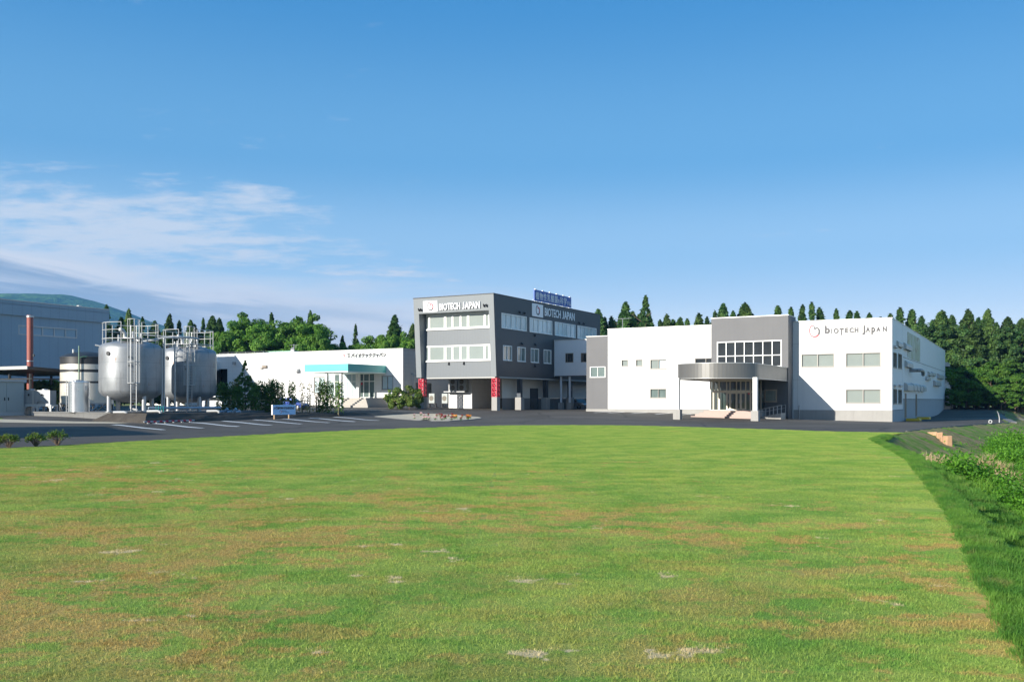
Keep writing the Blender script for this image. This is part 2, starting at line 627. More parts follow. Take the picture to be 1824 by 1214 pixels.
M_LAWN, M_BLADE = lawn_mats()
M_GROUND = ground_mat()
M_ROAD = road_mat()
M_PAINT = mat('road_paint', (0.72, 0.72, 0.70), 0.7, var=0.1, fscale=8, fine=0.1)
M_WHITE = mat('white_panel', (0.70, 0.70, 0.69), 0.55, var=0.02, fine=0.01, streak=0.06, lines=(('x', 3.6, 0.03, 0.30), ('z', 4.05, 0.04, 0.30)))
M_WHITE_S = mat('white_panel_side', (0.76, 0.78, 0.79), 0.5, var=0.02, fine=0.01, streak=0.05, lines=(('y', 3.6, 0.03, 0.10),))
M_WHITE_H = mat('white_siding', (0.70, 0.69, 0.675), 0.55, var=0.02, fine=0.01, streak=0.06, lines=(('x', 3.4, 0.03, 0.25), ('z', 0.60, 0.03, 0.16)))
M_GREY = mat('grey_panel', (0.112, 0.113, 0.119), 0.6, var=0.03, fine=0.02, streak=0.05, lines=(('x', 1.1, 0.025, 0.12), ('z', 4.05, 0.03, 0.10)))
M_GREYF = mat('grey_frame_panel', (0.195, 0.215, 0.228), 0.55, var=0.02, fine=0.02, streak=0.03, lines=(('x', 0.9, 0.03, 0.10),))
M_LGREY = mat('light_grey_rib', (0.142, 0.160, 0.176), 0.5, var=0.02, fine=0.01, lines=(('x', 0.45, 0.05, 0.12),))
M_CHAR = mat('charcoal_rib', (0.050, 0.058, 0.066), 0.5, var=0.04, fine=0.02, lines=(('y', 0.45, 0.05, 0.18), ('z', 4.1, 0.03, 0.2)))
M_CONC = mat('concrete', (0.33, 0.32, 0.30), 0.85, var=0.06, vscale=0.8, fine=0.06, streak=0.10, bump=0.15, lines=(('x', 2.6, 0.02, 0.12),))
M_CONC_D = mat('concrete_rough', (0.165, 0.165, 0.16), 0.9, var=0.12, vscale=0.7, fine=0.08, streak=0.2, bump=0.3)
M_CONC_S = mat('concrete_lower_wall', (0.42, 0.43, 0.43), 0.85, var=0.06, fine=0.05, streak=0.1, lines=(('y', 2.6, 0.03, 0.1),))
M_ALU = mat('window_alu', (0.27, 0.255, 0.23), 0.45, metal=0.1, var=0.02)
M_WFRAME = mat('white_frame', (0.80, 0.80, 0.77), 0.45, var=0.02)
M_BROWNFR = mat('bronze_frame', (0.30, 0.25, 0.20), 0.4, metal=0.3, var=0.02)
M_BLIND = mat('blind_pane', (0.25, 0.285, 0.265), 0.10, var=0.05, vscale=0.5, fine=0.02, spec=0.8, lines=(('z', 0.11, 0.02, 0.12),))
M_BLINDG = mat('office_blind_pane', (0.28, 0.32, 0.30), 0.10, var=0.04, vscale=0.5, fine=0.02, spec=0.8, lines=(('z', 0.11, 0.02, 0.12),))
M_BLINDS = mat('blind_pane_side', (0.48, 0.58, 0.60), 0.08, var=0.2, vscale=0.35, fine=0.02, spec=0.9)
M_DARK = mat('dark_pane', (0.022, 0.026, 0.028), 0.04, var=0.4, vscale=0.5, fine=0.0, spec=0.6)
M_DARKG = mat('mid_pane', (0.13, 0.17, 0.16), 0.06, var=0.3, vscale=0.6, fine=0.02, spec=0.8)
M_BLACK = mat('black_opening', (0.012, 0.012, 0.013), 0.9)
M_ROOF = mat('flat_roof', (0.35, 0.36, 0.36), 0.8, var=0.1)
M_COPING = mat('coping_metal', (0.55, 0.55, 0.53), 0.4, metal=0.3, var=0.03)
M_FASCIA = mat('canopy_fascia', (0.170, 0.168, 0.162), 0.42, metal=0.35, var=0.03, fine=0.01)
M_SOFFIT = mat('canopy_soffit', (0.58, 0.54, 0.47), 0.7, var=0.03)
M_PINK = mat('pink_tile', (0.42, 0.31, 0.27), 0.6, var=0.05, fine=0.06, fscale=4, lines=(('x', 0.3, 0.012, 0.15), ('y', 0.3, 0.012, 0.15)))
M_RED = mat('red_column', (0.52, 0.022, 0.05), 0.45, var=0.06)
M_TEAL = mat('teal_fascia', (0.13, 0.50, 0.455), 0.4, var=0.03, lines=(('x', 2.2, 0.03, 0.15), ('y', 2.2, 0.03, 0.15)))
M_STEEL = mat('tank_steel', (0.29, 0.305, 0.32), 0.45, metal=0.42, var=0.12, vscale=0.9, fine=0.04, fscale=9, streak=0.38, lines=(('z', 1.52, 0.03, 0.3),), stain=(0.23, 0.13, 0.07), stain_amt=0.75, stain_scale=1.9)
M_GALV = mat('galvanised', (0.42, 0.43, 0.44), 0.4, metal=0.6, var=0.06, vscale=3)
M_WPIPE = mat('white_pipe', (0.46, 0.465, 0.455), 0.4, var=0.05)
M_BLUEGREY = mat('bluegrey_cladding', (0.27, 0.35, 0.42), 0.5, var=0.03, streak=0.04, lines=(('y', 1.35, 0.05, 0.22),))
M_CABINET = mat('cabinet_paint', (0.36, 0.39, 0.38), 0.5, var=0.03)
M_BAND_D = mat('dark_band', (0.025, 0.026, 0.028), 0.5, var=0.2, fscale=6, fine=0.1)
M_TANKW = mat('pale_tank_skin', (0.66, 0.62, 0.54), 0.45, metal=0.3, var=0.08, vscale=1.0, streak=0.25, stain=(0.30, 0.17, 0.09), stain_amt=0.5, stain_scale=1.8)
M_SOIL = mat('berm_soil', (0.075, 0.066, 0.056), 0.95, var=0.25, vscale=1.5, fine=0.25, fscale=14, bump=1.0, bscale=10, spec=0.1)
M_SAND = mat('sand', (0.55, 0.47, 0.35), 0.95, var=0.1, vscale=0.6, fine=0.1, bump=0.5, spec=0.1)
M_WOOD = mat('post_wood', (0.42, 0.29, 0.17), 0.8, var=0.15, vscale=4)
M_BARK = mat('bark', (0.16, 0.115, 0.08), 0.9, var=0.2, vscale=3, bump=0.6, bscale=12)
M_BAMBOO = mat('bamboo', (0.52, 0.43, 0.25), 0.5, var=0.12, vscale=4)
M_RUST = mat('rust_red', (0.30, 0.085, 0.065), 0.6, var=0.12, vscale=1.5, stain=(0.42, 0.25, 0.22), stain_amt=0.5)
M_BLUE = mat('sign_blue', (0.004, 0.075, 0.36), 0.4, var=0.04)
M_SKYSIGN = mat('pale_blue_sign', (0.36, 0.62, 0.90), 0.45, var=0.02)
M_LETW = mat('white_letter', (0.80, 0.81, 0.82), 0.45, var=0.01)
M_LETK = mat('black_letter', (0.035, 0.035, 0.045), 0.45, var=0.01)
M_LOGOR = mat('logo_red', (0.42, 0.03, 0.05), 0.4, var=0.02)
M_YELLOW = mat('yellow_block', (0.75, 0.50, 0.03), 0.5, var=0.06)
M_TYRE = mat('tyre', (0.02, 0.02, 0.02), 0.8)
M_GLASS = glassmat('clear_glass')

# ------------------------------------------------------------------ terrain
FR = Frame(41.18, 100.0)                      # right white factory: front right corner
FG = Frame(-2.0, 118.0)                       # grey office block: front right corner
FL = Frame(-15.6, 132.0)                      # low white works on the left: front right corner
FB = Frame(-31.8, 80.0)                       # soil berm: front corner

CTRL = [(0, 8, 0), (0, 20, 0), (-12, 25, 0), (12, 20, 0), (-22, 40, 0), (0, 45, 0), (18, 42, 0), (-12, 58, 0), (6, 62, 0), (20, 58, -.02),
        (-4, 74, 0), (12, 72, .02), (-40, 50, -.05), (-60, 60, 0), (-22, 62, -.05), (-32, 70, 0), (-30, 79, .14), (-16, 95, .18), (-16, 108, .35),
        (-50, 90, .55), (-60, 100, .6), (-70, 84, .4), (-38, 110, .75), (-2, 118, .8), (-13, 124, 1.05), (2, 100, .25), (8, 112, .62), (14, 130, .8),
        (-22, 124, 1.1), (-40, 134, 1.25), (-30, 150, 1.3), (9.5, 117, .74), (16, 108, .45), (23, 96, .2), (22, 88, .06), (31, 97, .05), (33, 84, -.08), (41, 100, -.33),
        (28, 66, -.08), (44, 88, -.3), (46, 112, -.42), (56, 104, -.4), (62, 138, -.5), (78, 148, -.35), (82, 166, .55), (100, 190, .6), (90, 175, .6),
        (120, 180, .2), (10, 160, .9), (-30, 190, 1.0), (60, 200, .8), (-90, 140, 1.0)]
_CX = np.array([c[0] for c in CTRL], float)
_CY = np.array([c[1] for c in CTRL], float)
_CZ = np.array([c[2] for c in CTRL], float)

BANK = [(2.5, -30), (2.5, -4), (2.9, 0), (3.5, 5), (4.27, 7.7), (5.43, 10.5), (7.95, 16.6), (10.6, 23.5), (13.8, 32), (16.8, 41.5), (19.25, 49.5), (22.6, 56), (27.4, 64),
        (36, 76.5), (45, 89.5), (55.7, 103), (80, 151), (124, 230)]


def bank_dist(X, Y):
    """signed distance to the top of the bank, positive on the hollow's side (right)"""
    best = np.full(X.shape, 1e9)
    side = np.zeros(X.shape)
    for (x0, y0), (x1, y1) in zip(BANK[:-1], BANK[1:]):
        dx, dy = x1 - x0, y1 - y0
        L2 = dx * dx + dy * dy
        t = np.clip(((X - x0) * dx + (Y - y0) * dy) / L2, 0, 1)
        d = np.hypot(X - x0 - t * dx, Y - y0 - t * dy)
        cr = (X - x0) * dy - (Y - y0) * dx
        up = d < best - 1e-9
        best = np.where(up, d, best)
        side = np.where(up, np.sign(cr), side)
    return best * side


def height(X, Y):
    X, Y = np.asarray(X, float), np.asarray(Y, float)
    w0 = 1e-7
    num = np.full(X.shape, 0.6 * w0)
    den = np.full(X.shape, w0)
    for x, y, z in zip(_CX, _CY, _CZ):
        w = np.exp(-((X - x) ** 2 + (Y - y) ** 2) / (2 * 7.5 ** 2)) + 2e-3 * np.exp(-((X - x) ** 2 + (Y - y) ** 2) / (2 * 25.0 ** 2))
        num += w * z
        den += w
    h = num / den
    # the parking bays fall away from the berm
    xb, yb = FB.local(X, Y)
    ss = lambda q: np.clip(q, 0, 1) ** 2 * (3 - 2 * np.clip(q, 0, 1))
    h = h - 0.34 * ss(xb / 7.0) * (1 - ss((xb - 9) / 8)) * ss((yb + 12) / 6) * (1 - ss((yb - 32) / 6))
    d = bank_dist(X, Y)
    drop = np.clip(d - 0.25, 0, None)
    # steep below the lawn, gentler below the road
    road = np.clip((X * .53 + Y * .85 - 56) / 14, 0, 1)
    sl = 0.95 - 0.42 * road
    h = h - 2.9 * (1 - np.exp(-(drop * sl / 2.9) ** 1.25))
    # the hollow rises again on its far side
    rise = np.clip(d - 17, 0, None)
    h = h + np.minimum(rise * 0.10, 2.6)
    return h


def hz(x, y):
    return float(height(np.array([x]), np.array([y]))[0])


def rayhit(px, v):
    """where the line of sight through a picture point meets the terrain"""
    Y = np.linspace(4, 260, 5121)
    X = U(px) * Y
    z = EYE + (YH - v) / FPX * Y
    k = np.argmax(z <= height(X, Y))
    return Vector((X[k], Y[k], float(z[k])))


def sheet(name, poly, step, lift, m, kind='structure', ragged=0.0, bstep=None, skirt=0.0):
    """a sheet that follows the terrain inside a plan outline"""
    P = []
    n = len(poly)
    for i in range(n):
        a, b = Vector(poly[i]), Vector(poly[(i + 1) % n])
        k = max(1, int((b - a).length / (bstep or step)))
        P += [a.lerp(b, j / k) for j in range(k)]
    if ragged:
        P = [p + Vector((noise.fractal(Vector((p.x * 3.7, p.y * 3.7, 4)), .6, 2.3, 4), noise.fractal(Vector((p.x * 3.7, p.y * 3.7, 8)), .6, 2.3, 4))) * ragged for p in P]
    nb = len(P)
    xs, ys = [p.x for p in P], [p.y for p in P]
    px, py = np.array(xs), np.array(ys)
    gx, gy = np.meshgrid(np.arange(min(xs), max(xs), step), np.arange(min(ys), max(ys), step))
    gx, gy = gx.ravel(), gy.ravel()
    ins = inside(gx, gy, poly)
    dm = np.full(gx.shape, 1e9)
    for k in range(nb):
        dm = np.minimum(dm, np.hypot(gx - px[k], gy - py[k]))
    ok = ins & (dm > step * 0.45)
    pts = P + [Vector((x, y)) for x, y in zip(gx[ok], gy[ok])]
    v2, _, fs, *_ = delaunay_2d_cdt(pts, [(i, (i + 1) % nb) for i in range(nb)], [list(range(nb))], 1, 1e-4)
    X, Y = np.array([v.x for v in v2]), np.array([v.y for v in v2])
    Z = height(X, Y) + lift
    me = bpy.data.meshes.new(name)
    V, Fc = list(zip(X, Y, Z)), [tuple(f) for f in fs]
    if skirt:
        n0 = len(V)
        V += [(p.x, p.y, z - skirt) for p, z in zip(P, Z[:nb])]
        Fc += [(i, (i + 1) % nb, n0 + (i + 1) % nb, n0 + i) for i in range(nb)]
    me.from_pydata(V, [], Fc)
    me.materials.append(m)
    me.polygons.foreach_set('use_smooth', [True] * len(me.polygons))
    me.update()
    o = bpy.data.objects.new(name, me)
    COL.objects.link(o)
    if kind:
        o['kind'] = kind
    return o


def inside(X, Y, poly):
    c = np.zeros(X.shape, bool)
    n = len(poly)
    for i in range(n):
        x0, y0 = poly[i]
        x1, y1 = poly[(i + 1) % n]
        if y0 == y1:
            continue
        k = ((y0 > Y) != (y1 > Y)) & (X < (x1 - x0) * (Y - y0) / (y1 - y0) + x0)
        c ^= k
    return c


LAWN_FAR = [(25.7, 60.6), (21.8, 62.2), (18.4, 66.8), (12.7, 72.7), (8.7, 75.9), (4.1, 76.8), (-.55, 76.0), (-4.9, 71.9), (-10.4, 65.1), (-14.7, 58.0),
            (-18.35, 49.3), (-20.9, 43.0), (-22.3, 39.4), (-24, 34), (-26, 20), (-27, -4)]
LAWN_RIGHT = [(2.5, -4), (2.9, 0), (3.5, 5), (4.27, 7.7), (5.43, 10.5), (7.95, 16.6), (10.6, 23.5), (13.8, 32), (16.8, 41.5), (19.25, 49.5), (23.2, 56.6)]
LAWN = LAWN_RIGHT + LAWN_FAR


def build_terrain():
    # the ground, one sheet out to the horizon: fine near by, coarser with distance
    ax = [-9000, -5000, -2500, -1200, -600, -350, -220, -150, -115, -90] + list(np.arange(-75, -30, 3.0)) + list(np.arange(-30, 0, 1.5)) + list(np.arange(0, 36, 0.5)) + list(np.arange(36, 96, 1.5)) + [100, 106, 114, 126, 145, 180, 240, 350, 600, 1200, 2500, 5000, 9000]
    ay = [-600, -200, -80, -40, -20, -8] + list(np.arange(-4, 40, 0.6)) + list(np.arange(40, 110, 1.2)) + list(np.arange(110, 200, 4.0)) + [205, 215, 230, 260, 310, 400, 600, 1000, 2000, 4000, 9000]
    GX, GY = np.meshgrid(np.array(ax, float), np.array(ay, float))
    GZ = height(GX, GY)
    far = np.clip((np.hypot(GX, GY) - 230) / 300, 0, 1)
    D = bank_dist(GX, GY)
    GZ = GZ * (1 - far) + 0.4 * far - np.where((D > 0.05) & (D < 60), 0.0, 0.07)
    lump = np.array([[noise.fractal(Vector((x * .5, y * .5, 3.0)), 1.0, 2.0, 4) for x in ax] for y in ay]) * 0.10
    GZ += np.where((D > 1.4) & (D < 40), lump, 0)
    nx, ny = len(ax), len(ay)
    me = bpy.data.meshes.new('ground')
    vs = np.stack([GX.ravel(), GY.ravel(), GZ.ravel()], 1)
    fs = [(j * nx + i, j * nx + i + 1, (j + 1) * nx + i + 1, (j + 1) * nx + i) for j in range(ny - 1) for i in range(nx - 1)]
    me.from_pydata(vs.tolist(), [], fs)
    me.materials.append(M_GROUND)
    me.polygons.foreach_set('use_smooth', [True] * len(fs))
    g = bpy.data.objects.new('ground', me)
    COL.objects.link(g)
    g['kind'] = 'structure'

    lawn = sheet('lawn', LAWN, 1.6, 0.0, M_LAWN, ragged=.07, bstep=.12, skirt=.25)
    front = list(reversed(LAWN_FAR))
    off = [(x - .0, y) for x, y in front]
    edge = [(27.3, 64.2), (35.8, 76.8), (44.7, 89.8), (55.2, 103.2), (79, 151), (86, 151.5), (100, 190), (60, 205), (-30, 205), (-70, 160), (-62, 100), (-46, 83.5), (-44, 79.3), (-46, 77.5), (-90, 76), (-90, -4)]
    road = sheet('road', off[1:] + edge, 2.4, -0.02, M_ROAD)
    sand = sheet('sand_verge', [(-90, 76), (-46, 77.5), (-40, 78.2), (-34, 78.6), (-33.2, 80.2), (-36, 82), (-44, 81.6), (-60, 80.6), (-90, 79.5)], 2.5, 0.006, M_SAND)
    # bank-top kerb with its square corner
    mb = MB()
    def strip(pts, w, h):
        for (x0, y0), (x1, y1) in zip(pts[:-1], pts[1:]):
            d = Vector((x1 - x0, y1 - y0)).normalized()
            nn = Vector((d.y, -d.x)) * w
            k = max(1, int(math.hypot(x1 - x0, y1 - y0) / 3))
            for i in range(k):
                a = Vector((x0, y0)).lerp(Vector((x1, y1)), i / k)
                b = Vector((x0, y0)).lerp(Vector((x1, y1)), (i + 1) / k - 0.004)
                za, zb = hz(a.x - d.y * .3, a.y + d.x * .3), hz(b.x - d.y * .3, b.y + d.x * .3)
                vs = [(a.x, a.y, za - .3), (b.x, b.y, zb - .3), (b.x + nn.x, b.y + nn.y, zb - .3), (a.x + nn.x, a.y + nn.y, za - .3)]
                vs += [(p[0], p[1], p[2] + .3 + h) for p in vs]
                mb._faces(vs, [(0, 3, 2, 1), (4, 5, 6, 7), (0, 1, 5, 4), (1, 2, 6, 5), (2, 3, 7, 6), (3, 0, 4, 7)], 0)
    strip([(27.3, 64.0), (36, 76.4), (45, 89.3), (55.6, 103)], 0.10, 0.03)
    strip([(55.6, 103.2), (79.3, 151)], .75, 0.04)
    strip([(79.3, 151.2), (88, 152)], .7, 0.04)
    k = mb.build('kerb', M_CONC_D)
    k['kind'] = 'structure'
    return g, lawn, road


GROUND, LAWN_O, ROAD_O = build_terrain()


def gn_instances(name, pts, rots, scales, tile, m):
    """stuff: copies of a tile of blades on the points of one object"""
    me = bpy.data.meshes.new(name)
    me.vertices.add(len(pts))
    me.vertices.foreach_set('co', np.asarray(pts, np.float32).ravel())
    for nm, dat, ty in (('rz', rots, 'FLOAT'), ('sc', scales, 'FLOAT')):
        at_ = me.attributes.new(nm, ty, 'POINT')
        at_.data.foreach_set('value', np.asarray(dat, np.float32))
    me.materials.append(m)
    o = bpy.data.objects.new(name, me)
    COL.objects.link(o)
    o['kind'] = 'stuff'
    ng = bpy.data.node_groups.new(name, 'GeometryNodeTree')
    ng.interface.new_socket('Geometry', in_out='INPUT', socket_type='NodeSocketGeometry')
    ng.interface.new_socket('Geometry', in_out='OUTPUT', socket_type='NodeSocketGeometry')
    N = ng.nodes
    gi, go = N.new('NodeGroupInput'), N.new('NodeGroupOutput')
    ip = N.new('GeometryNodeInstanceOnPoints')
    oi = N.new('GeometryNodeObjectInfo')
    oi.inputs['Object'].default_value = tile
    a1, a2 = N.new('GeometryNodeInputNamedAttribute'), N.new('GeometryNodeInputNamedAttribute')
    a1.data_type = a2.data_type = 'FLOAT'
    a1.inputs['Name'].default_value, a2.inputs['Name'].default_value = 'rz', 'sc'
    cx = N.new('ShaderNodeCombineXYZ')
    L = ng.links
    L.new(gi.outputs[0], ip.inputs['Points'])
    L.new(oi.outputs['Geometry'], ip.inputs['Instance'])
    L.new(a1.outputs['Attribute'], cx.inputs[2])
    L.new(cx.outputs[0], ip.inputs['Rotation'])
    L.new(a2.outputs['Attribute'], ip.inputs['Scale'])
    L.new(ip.outputs[0], go.inputs[0])
    md = o.modifiers.new('tiles', 'NODES')
    md.node_group = ng
    return o


def blade_tile(name, size, n, h0, h1, w0, w1, lean, m, seed, segs=1):
    r = np.random.default_rng(seed)
    base = np.zeros((n, 3))
    base[:, 0:2] = r.uniform(-size / 2, size / 2, (n, 2))
    a = r.uniform(0, 2 * np.pi, n)
    h = r.uniform(h0, h1, n)
    w = r.uniform(w0, w1, n)
    ln = r.uniform(0, lean, n) * h
    la = r.uniform(0, 2 * np.pi, n)
    side = np.stack([np.cos(a), np.sin(a), np.zeros(n)], 1) * w[:, None] / 2
    tip = base + np.stack([np.cos(la) * ln, np.sin(la) * ln, h], 1)
    if segs == 1:
        v = np.stack([base - side, base + side, tip], 1)
        return fast_mesh(name, v, 3, m, parent=False)
    mid = base + np.stack([np.cos(la) * ln * .35, np.sin(la) * ln * .35, h * .62], 1)
    v1 = np.stack([base - side * .7, base + side * .7, mid + side, mid - side], 1)
    v2 = np.stack([mid - side, mid + side, tip + side * .05, tip - side * .05], 1)
    return fast_mesh(name, np.concatenate([v1, v2]), 4, m, parent=False)


def grow_lawn():
    tile = blade_tile('turf_tile', 1.06, 2200, 0.012, 0.034, 0.003, 0.007, 0.9, M_BLADE, 3)
    gx, gy = np.meshgrid(np.arange(-30, 27, 1.0), np.arange(3.5, 80, 1.0))
    gx, gy = gx.ravel() + RNG.uniform(-.1, .1, gx.size), gy.ravel() + RNG.uniform(-.1, .1, gx.size)
    ok = inside(gx, gy, LAWN)
    for dx, dy in ((.4, 0), (-.4, 0), (0, .4), (0, -.4)):
        ok &= inside(gx + dx, gy + dy, LAWN)
    ok &= np.abs(gx) < gy * 0.60 + 3.0
    gx, gy = gx[ok], gy[ok]
    n = len(gx)
    o = gn_instances('grass', np.stack([gx, gy, height(gx, gy)], 1), RNG.integers(0, 4, n) * np.pi / 2, np.ones(n), tile, M_BLADE)
    # the same turf in small pieces right up to the lawn's edge
    have = {(round(a), round(b)) for a, b in zip(gx, gy)}
    t2 = blade_tile('turf_edge_tile', .54, 600, 0.012, 0.034, 0.003, 0.007, 0.9, M_BLADE, 4)
    ex, ey = np.meshgrid(np.arange(-30, 27, .5), np.arange(3.5, 80, .5))
    ex, ey = ex.ravel(), ey.ravel()
    k = inside(ex, ey, LAWN) & (np.abs(ex) < ey * 0.60 + 3.0)
    k &= np.array([(round(a), round(b)) not in have for a, b in zip(ex, ey)])
    ex, ey = ex[k], ey[k]
    gn_instances('edge_grass', np.stack([ex, ey, height(ex, ey)], 1), RNG.integers(0, 4, len(ex)) * np.pi / 2, np.ones(len(ex)), t2, M_BLADE)
    return o


grow_lawn()

M_BANKB = leafmat('bank_blade', (0.065, 0.19, 0.025), (0.14, 0.28, 0.04), (0.24, 0.26, 0.08), 0.35, 0.8)
M_REED = leafmat('reed_blade', (0.10, 0.24, 0.025), (0.17, 0.33, 0.04), None, 0.4, 0.9)
M_DRY = leafmat('dry_blade', (0.52, 0.38, 0.21), (0.62, 0.49, 0.30), None, 0.25, 1.5)
M_WEED = leafmat('weed_leaf', (0.075, 0.22, 0.015), (0.15, 0.34, 0.03), (0.045, 0.13, 0.02), 0.4, 0.7)


def scatter(n, dmin, dmax, ymin, ymax, xmax, seed):
    r = np.random.default_rng(seed)
    X, Y = r.uniform(2, xmax, n), r.uniform(ymin, ymax, n)
    D = bank_dist(X, Y)
    ok = (D > dmin) & (D < dmax) & (X < Y * 0.62 + 3)
    return X[ok], Y[ok], D[ok], r


def grow_hollow():
    # short rough grass on the bank, denser on the lawn's side
    tile = blade_tile('bank_tile', 0.9, 700, 0.04, 0.13, 0.005, 0.010, 0.8, M_BANKB, 5, 2)
    X, Y, D, r = scatter(26000, -0.12, 3.6, 4, 100, 58, 8)
    nn = np.array([noise.noise(Vector((x * .45, y * .45, 1.0))) for x, y in zip(X, Y)])
    roadside = Y > 50 + (X - 22) * .2
    keep = np.where(roadside & (X > 22), nn > 0.12, (nn > -0.55)) & (r.random(len(X)) < np.where(Y < 45, 1.0, .5))
    X, Y = X[keep], Y[keep]
    s = np.where((X > 22), 0.45, 1.0) * r.uniform(.6, 1.2, len(X)) * np.clip(.35 + (D[keep] + .12) * .9, .3, 1)
    o = gn_instances('bank_grass', np.stack([X, Y, height(X, Y) - .06], 1), r.uniform(0, 6.28, len(X)), s, tile, M_BANKB)
    tag(o, 'short rough dark green grass covering the bank below the lawn edge', 'grass')
    tile = blade_tile('verge_tile', 0.24, 60, 0.05, 0.16, 0.004, 0.009, 0.9, M_BANKB, 6, 2)
    X, Y, D, r = scatter(260000, -.07, .5, 4, 56, 26, 18)
    k = r.random(len(X)) < .85
    X, Y, D = X[k], Y[k], D[k]
    o = gn_instances('verge_grass', np.stack([X, Y, height(X, Y) - .02], 1), r.uniform(0, 6.28, len(X)), r.uniform(.4, .9, len(X)), tile, M_BANKB)
    tag(o, 'ragged fringe of darker grass along the right edge of the lawn', 'grass')
    # leafy undergrowth filling the hollow
    rr = np.random.default_rng(9)
    n = 2400
    c = rr.normal(0, 1, (n, 3)) * np.array([.42, .42, .30]) + np.array([0, 0, .42])
    c[:, 2] = np.abs(c[:, 2])
    tile = leaf_cloud('weed_tile', c, np.full(n, 0.06), M_WEED, 12, up=0.55, link=False)
    X, Y, D, r = scatter(5200, 2.5, 30, 5, 82, 62, 10)
    nn = np.array([noise.noise(Vector((x * .16, y * .16, 5.0))) for x, y in zip(X, Y)])
    keep = (D + nn * 3 > np.where((Y > 46) | (X > 22), np.where(X > 29, 6.0, 8.8), 4.0)) & (r.random(len(X)) < np.where(Y < 30, 1.0, .55))
    X, Y, D, nn = X[keep], Y[keep], D[keep], nn[keep]
    s = r.uniform(.7, 1.35, len(X)) * np.clip(0.75 + nn * .9 + np.clip(D - 5, 0, 12) * .05, .5, 1.9) * np.where((Y > 46) | (X > 22), np.where(X > 29, 1.1, .7), 1.0)
    o = gn_instances('undergrowth', np.stack([X, Y, height(X, Y) - .1], 1), r.uniform(0, 6.28, len(X)), s, tile, M_WEED)
    tag(o, 'bright green leafy undergrowth filling the hollow right of the lawn', 'undergrowth')
    # reeds
    tile = blade_tile('reed_tile', 0.7, 45, 0.4, 1.0, 0.012, 0.024, 0.7, M_REED, 14, 2)
    X, Y, D, r = scatter(1500, 2.6, 9.0, 8, 47, 26, 15)
    nn = np.array([noise.noise(Vector((x * .2, y * .2, 9.0))) for x, y in zip(X, Y)])
    keep = nn > -.02
    X, Y = X[keep], Y[keep]
    o = gn_instances('reed_grass', np.stack([X, Y, height(X, Y) - .1], 1), r.uniform(0, 6.28, len(X)), r.uniform(.6, 1.15, len(X)), tile, M_REED)
    tag(o, 'tall green reed blades standing along the foot of the bank', 'reeds')
    # dry tufts
    tile = blade_tile('dry_tile', 0.5, 130, 0.25, 0.75, 0.012, 0.03, 1.1, M_DRY, 17, 2)
    pts = []
    for (px, v, Y, k, sp) in ((1722, 850, 44, 22, .6), (1745, 864, 41, 22, .7), (1772, 872, 40, 16, .7), (1766, 838, 46, 8, .5), (1690, 842, 47, 7, .4), (1808, 895, 36, 7, .5), (1735, 856, 43, 12, 1.0)):
        c = rayhit(px, v + 6)
        for _ in range(k):
            pts.append((c.x + r.normal(0, sp), c.y + r.normal(0, sp * .8)))
    X, Y = np.array([p[0] for p in pts]), np.array([p[1] for p in pts])
    o = gn_instances('dry_grass', np.stack([X, Y, height(X, Y) + .12], 1), r.uniform(0, 6.28, len(X)), r.uniform(.8, 1.5, len(X)), tile, M_DRY)
    tag(o, 'pale dry grass tufts among the green undergrowth at the foot of the bank', 'dry grass')


def leaf_cloud(name, centers, sizes, m, seed, up=0.3, aspect=0.55, link=True, parent=None, out=None):
    """leaf-sized quads round the given points; out: per-leaf outward direction"""
    r = np.random.default_rng(seed)
    n = len(centers)
    nrm = r.normal(0, 1, (n, 3))
    nrm[:, 2] += up * 2
    if out is not None:
        nrm = nrm * 0.7 + out * 1.1
    nrm /= np.linalg.norm(nrm, axis=1)[:, None]
    t = np.cross(nrm, r.normal(0, 1, (n, 3)))
    t /= np.linalg.norm(t, axis=1)[:, None] + 1e-9
    b = np.cross(nrm, t)
    s = np.asarray(sizes)[:, None] * r.uniform(.7, 1.3, (n, 1))
    t, b = t * s, b * s * aspect
    v = np.stack([centers - t, centers - b * .9 + t * .1, centers + t, centers + b * .9 - t * .1], 1)
    return fast_mesh(name, v, 4, m, parent=(parent if link else False))


grow_hollow()


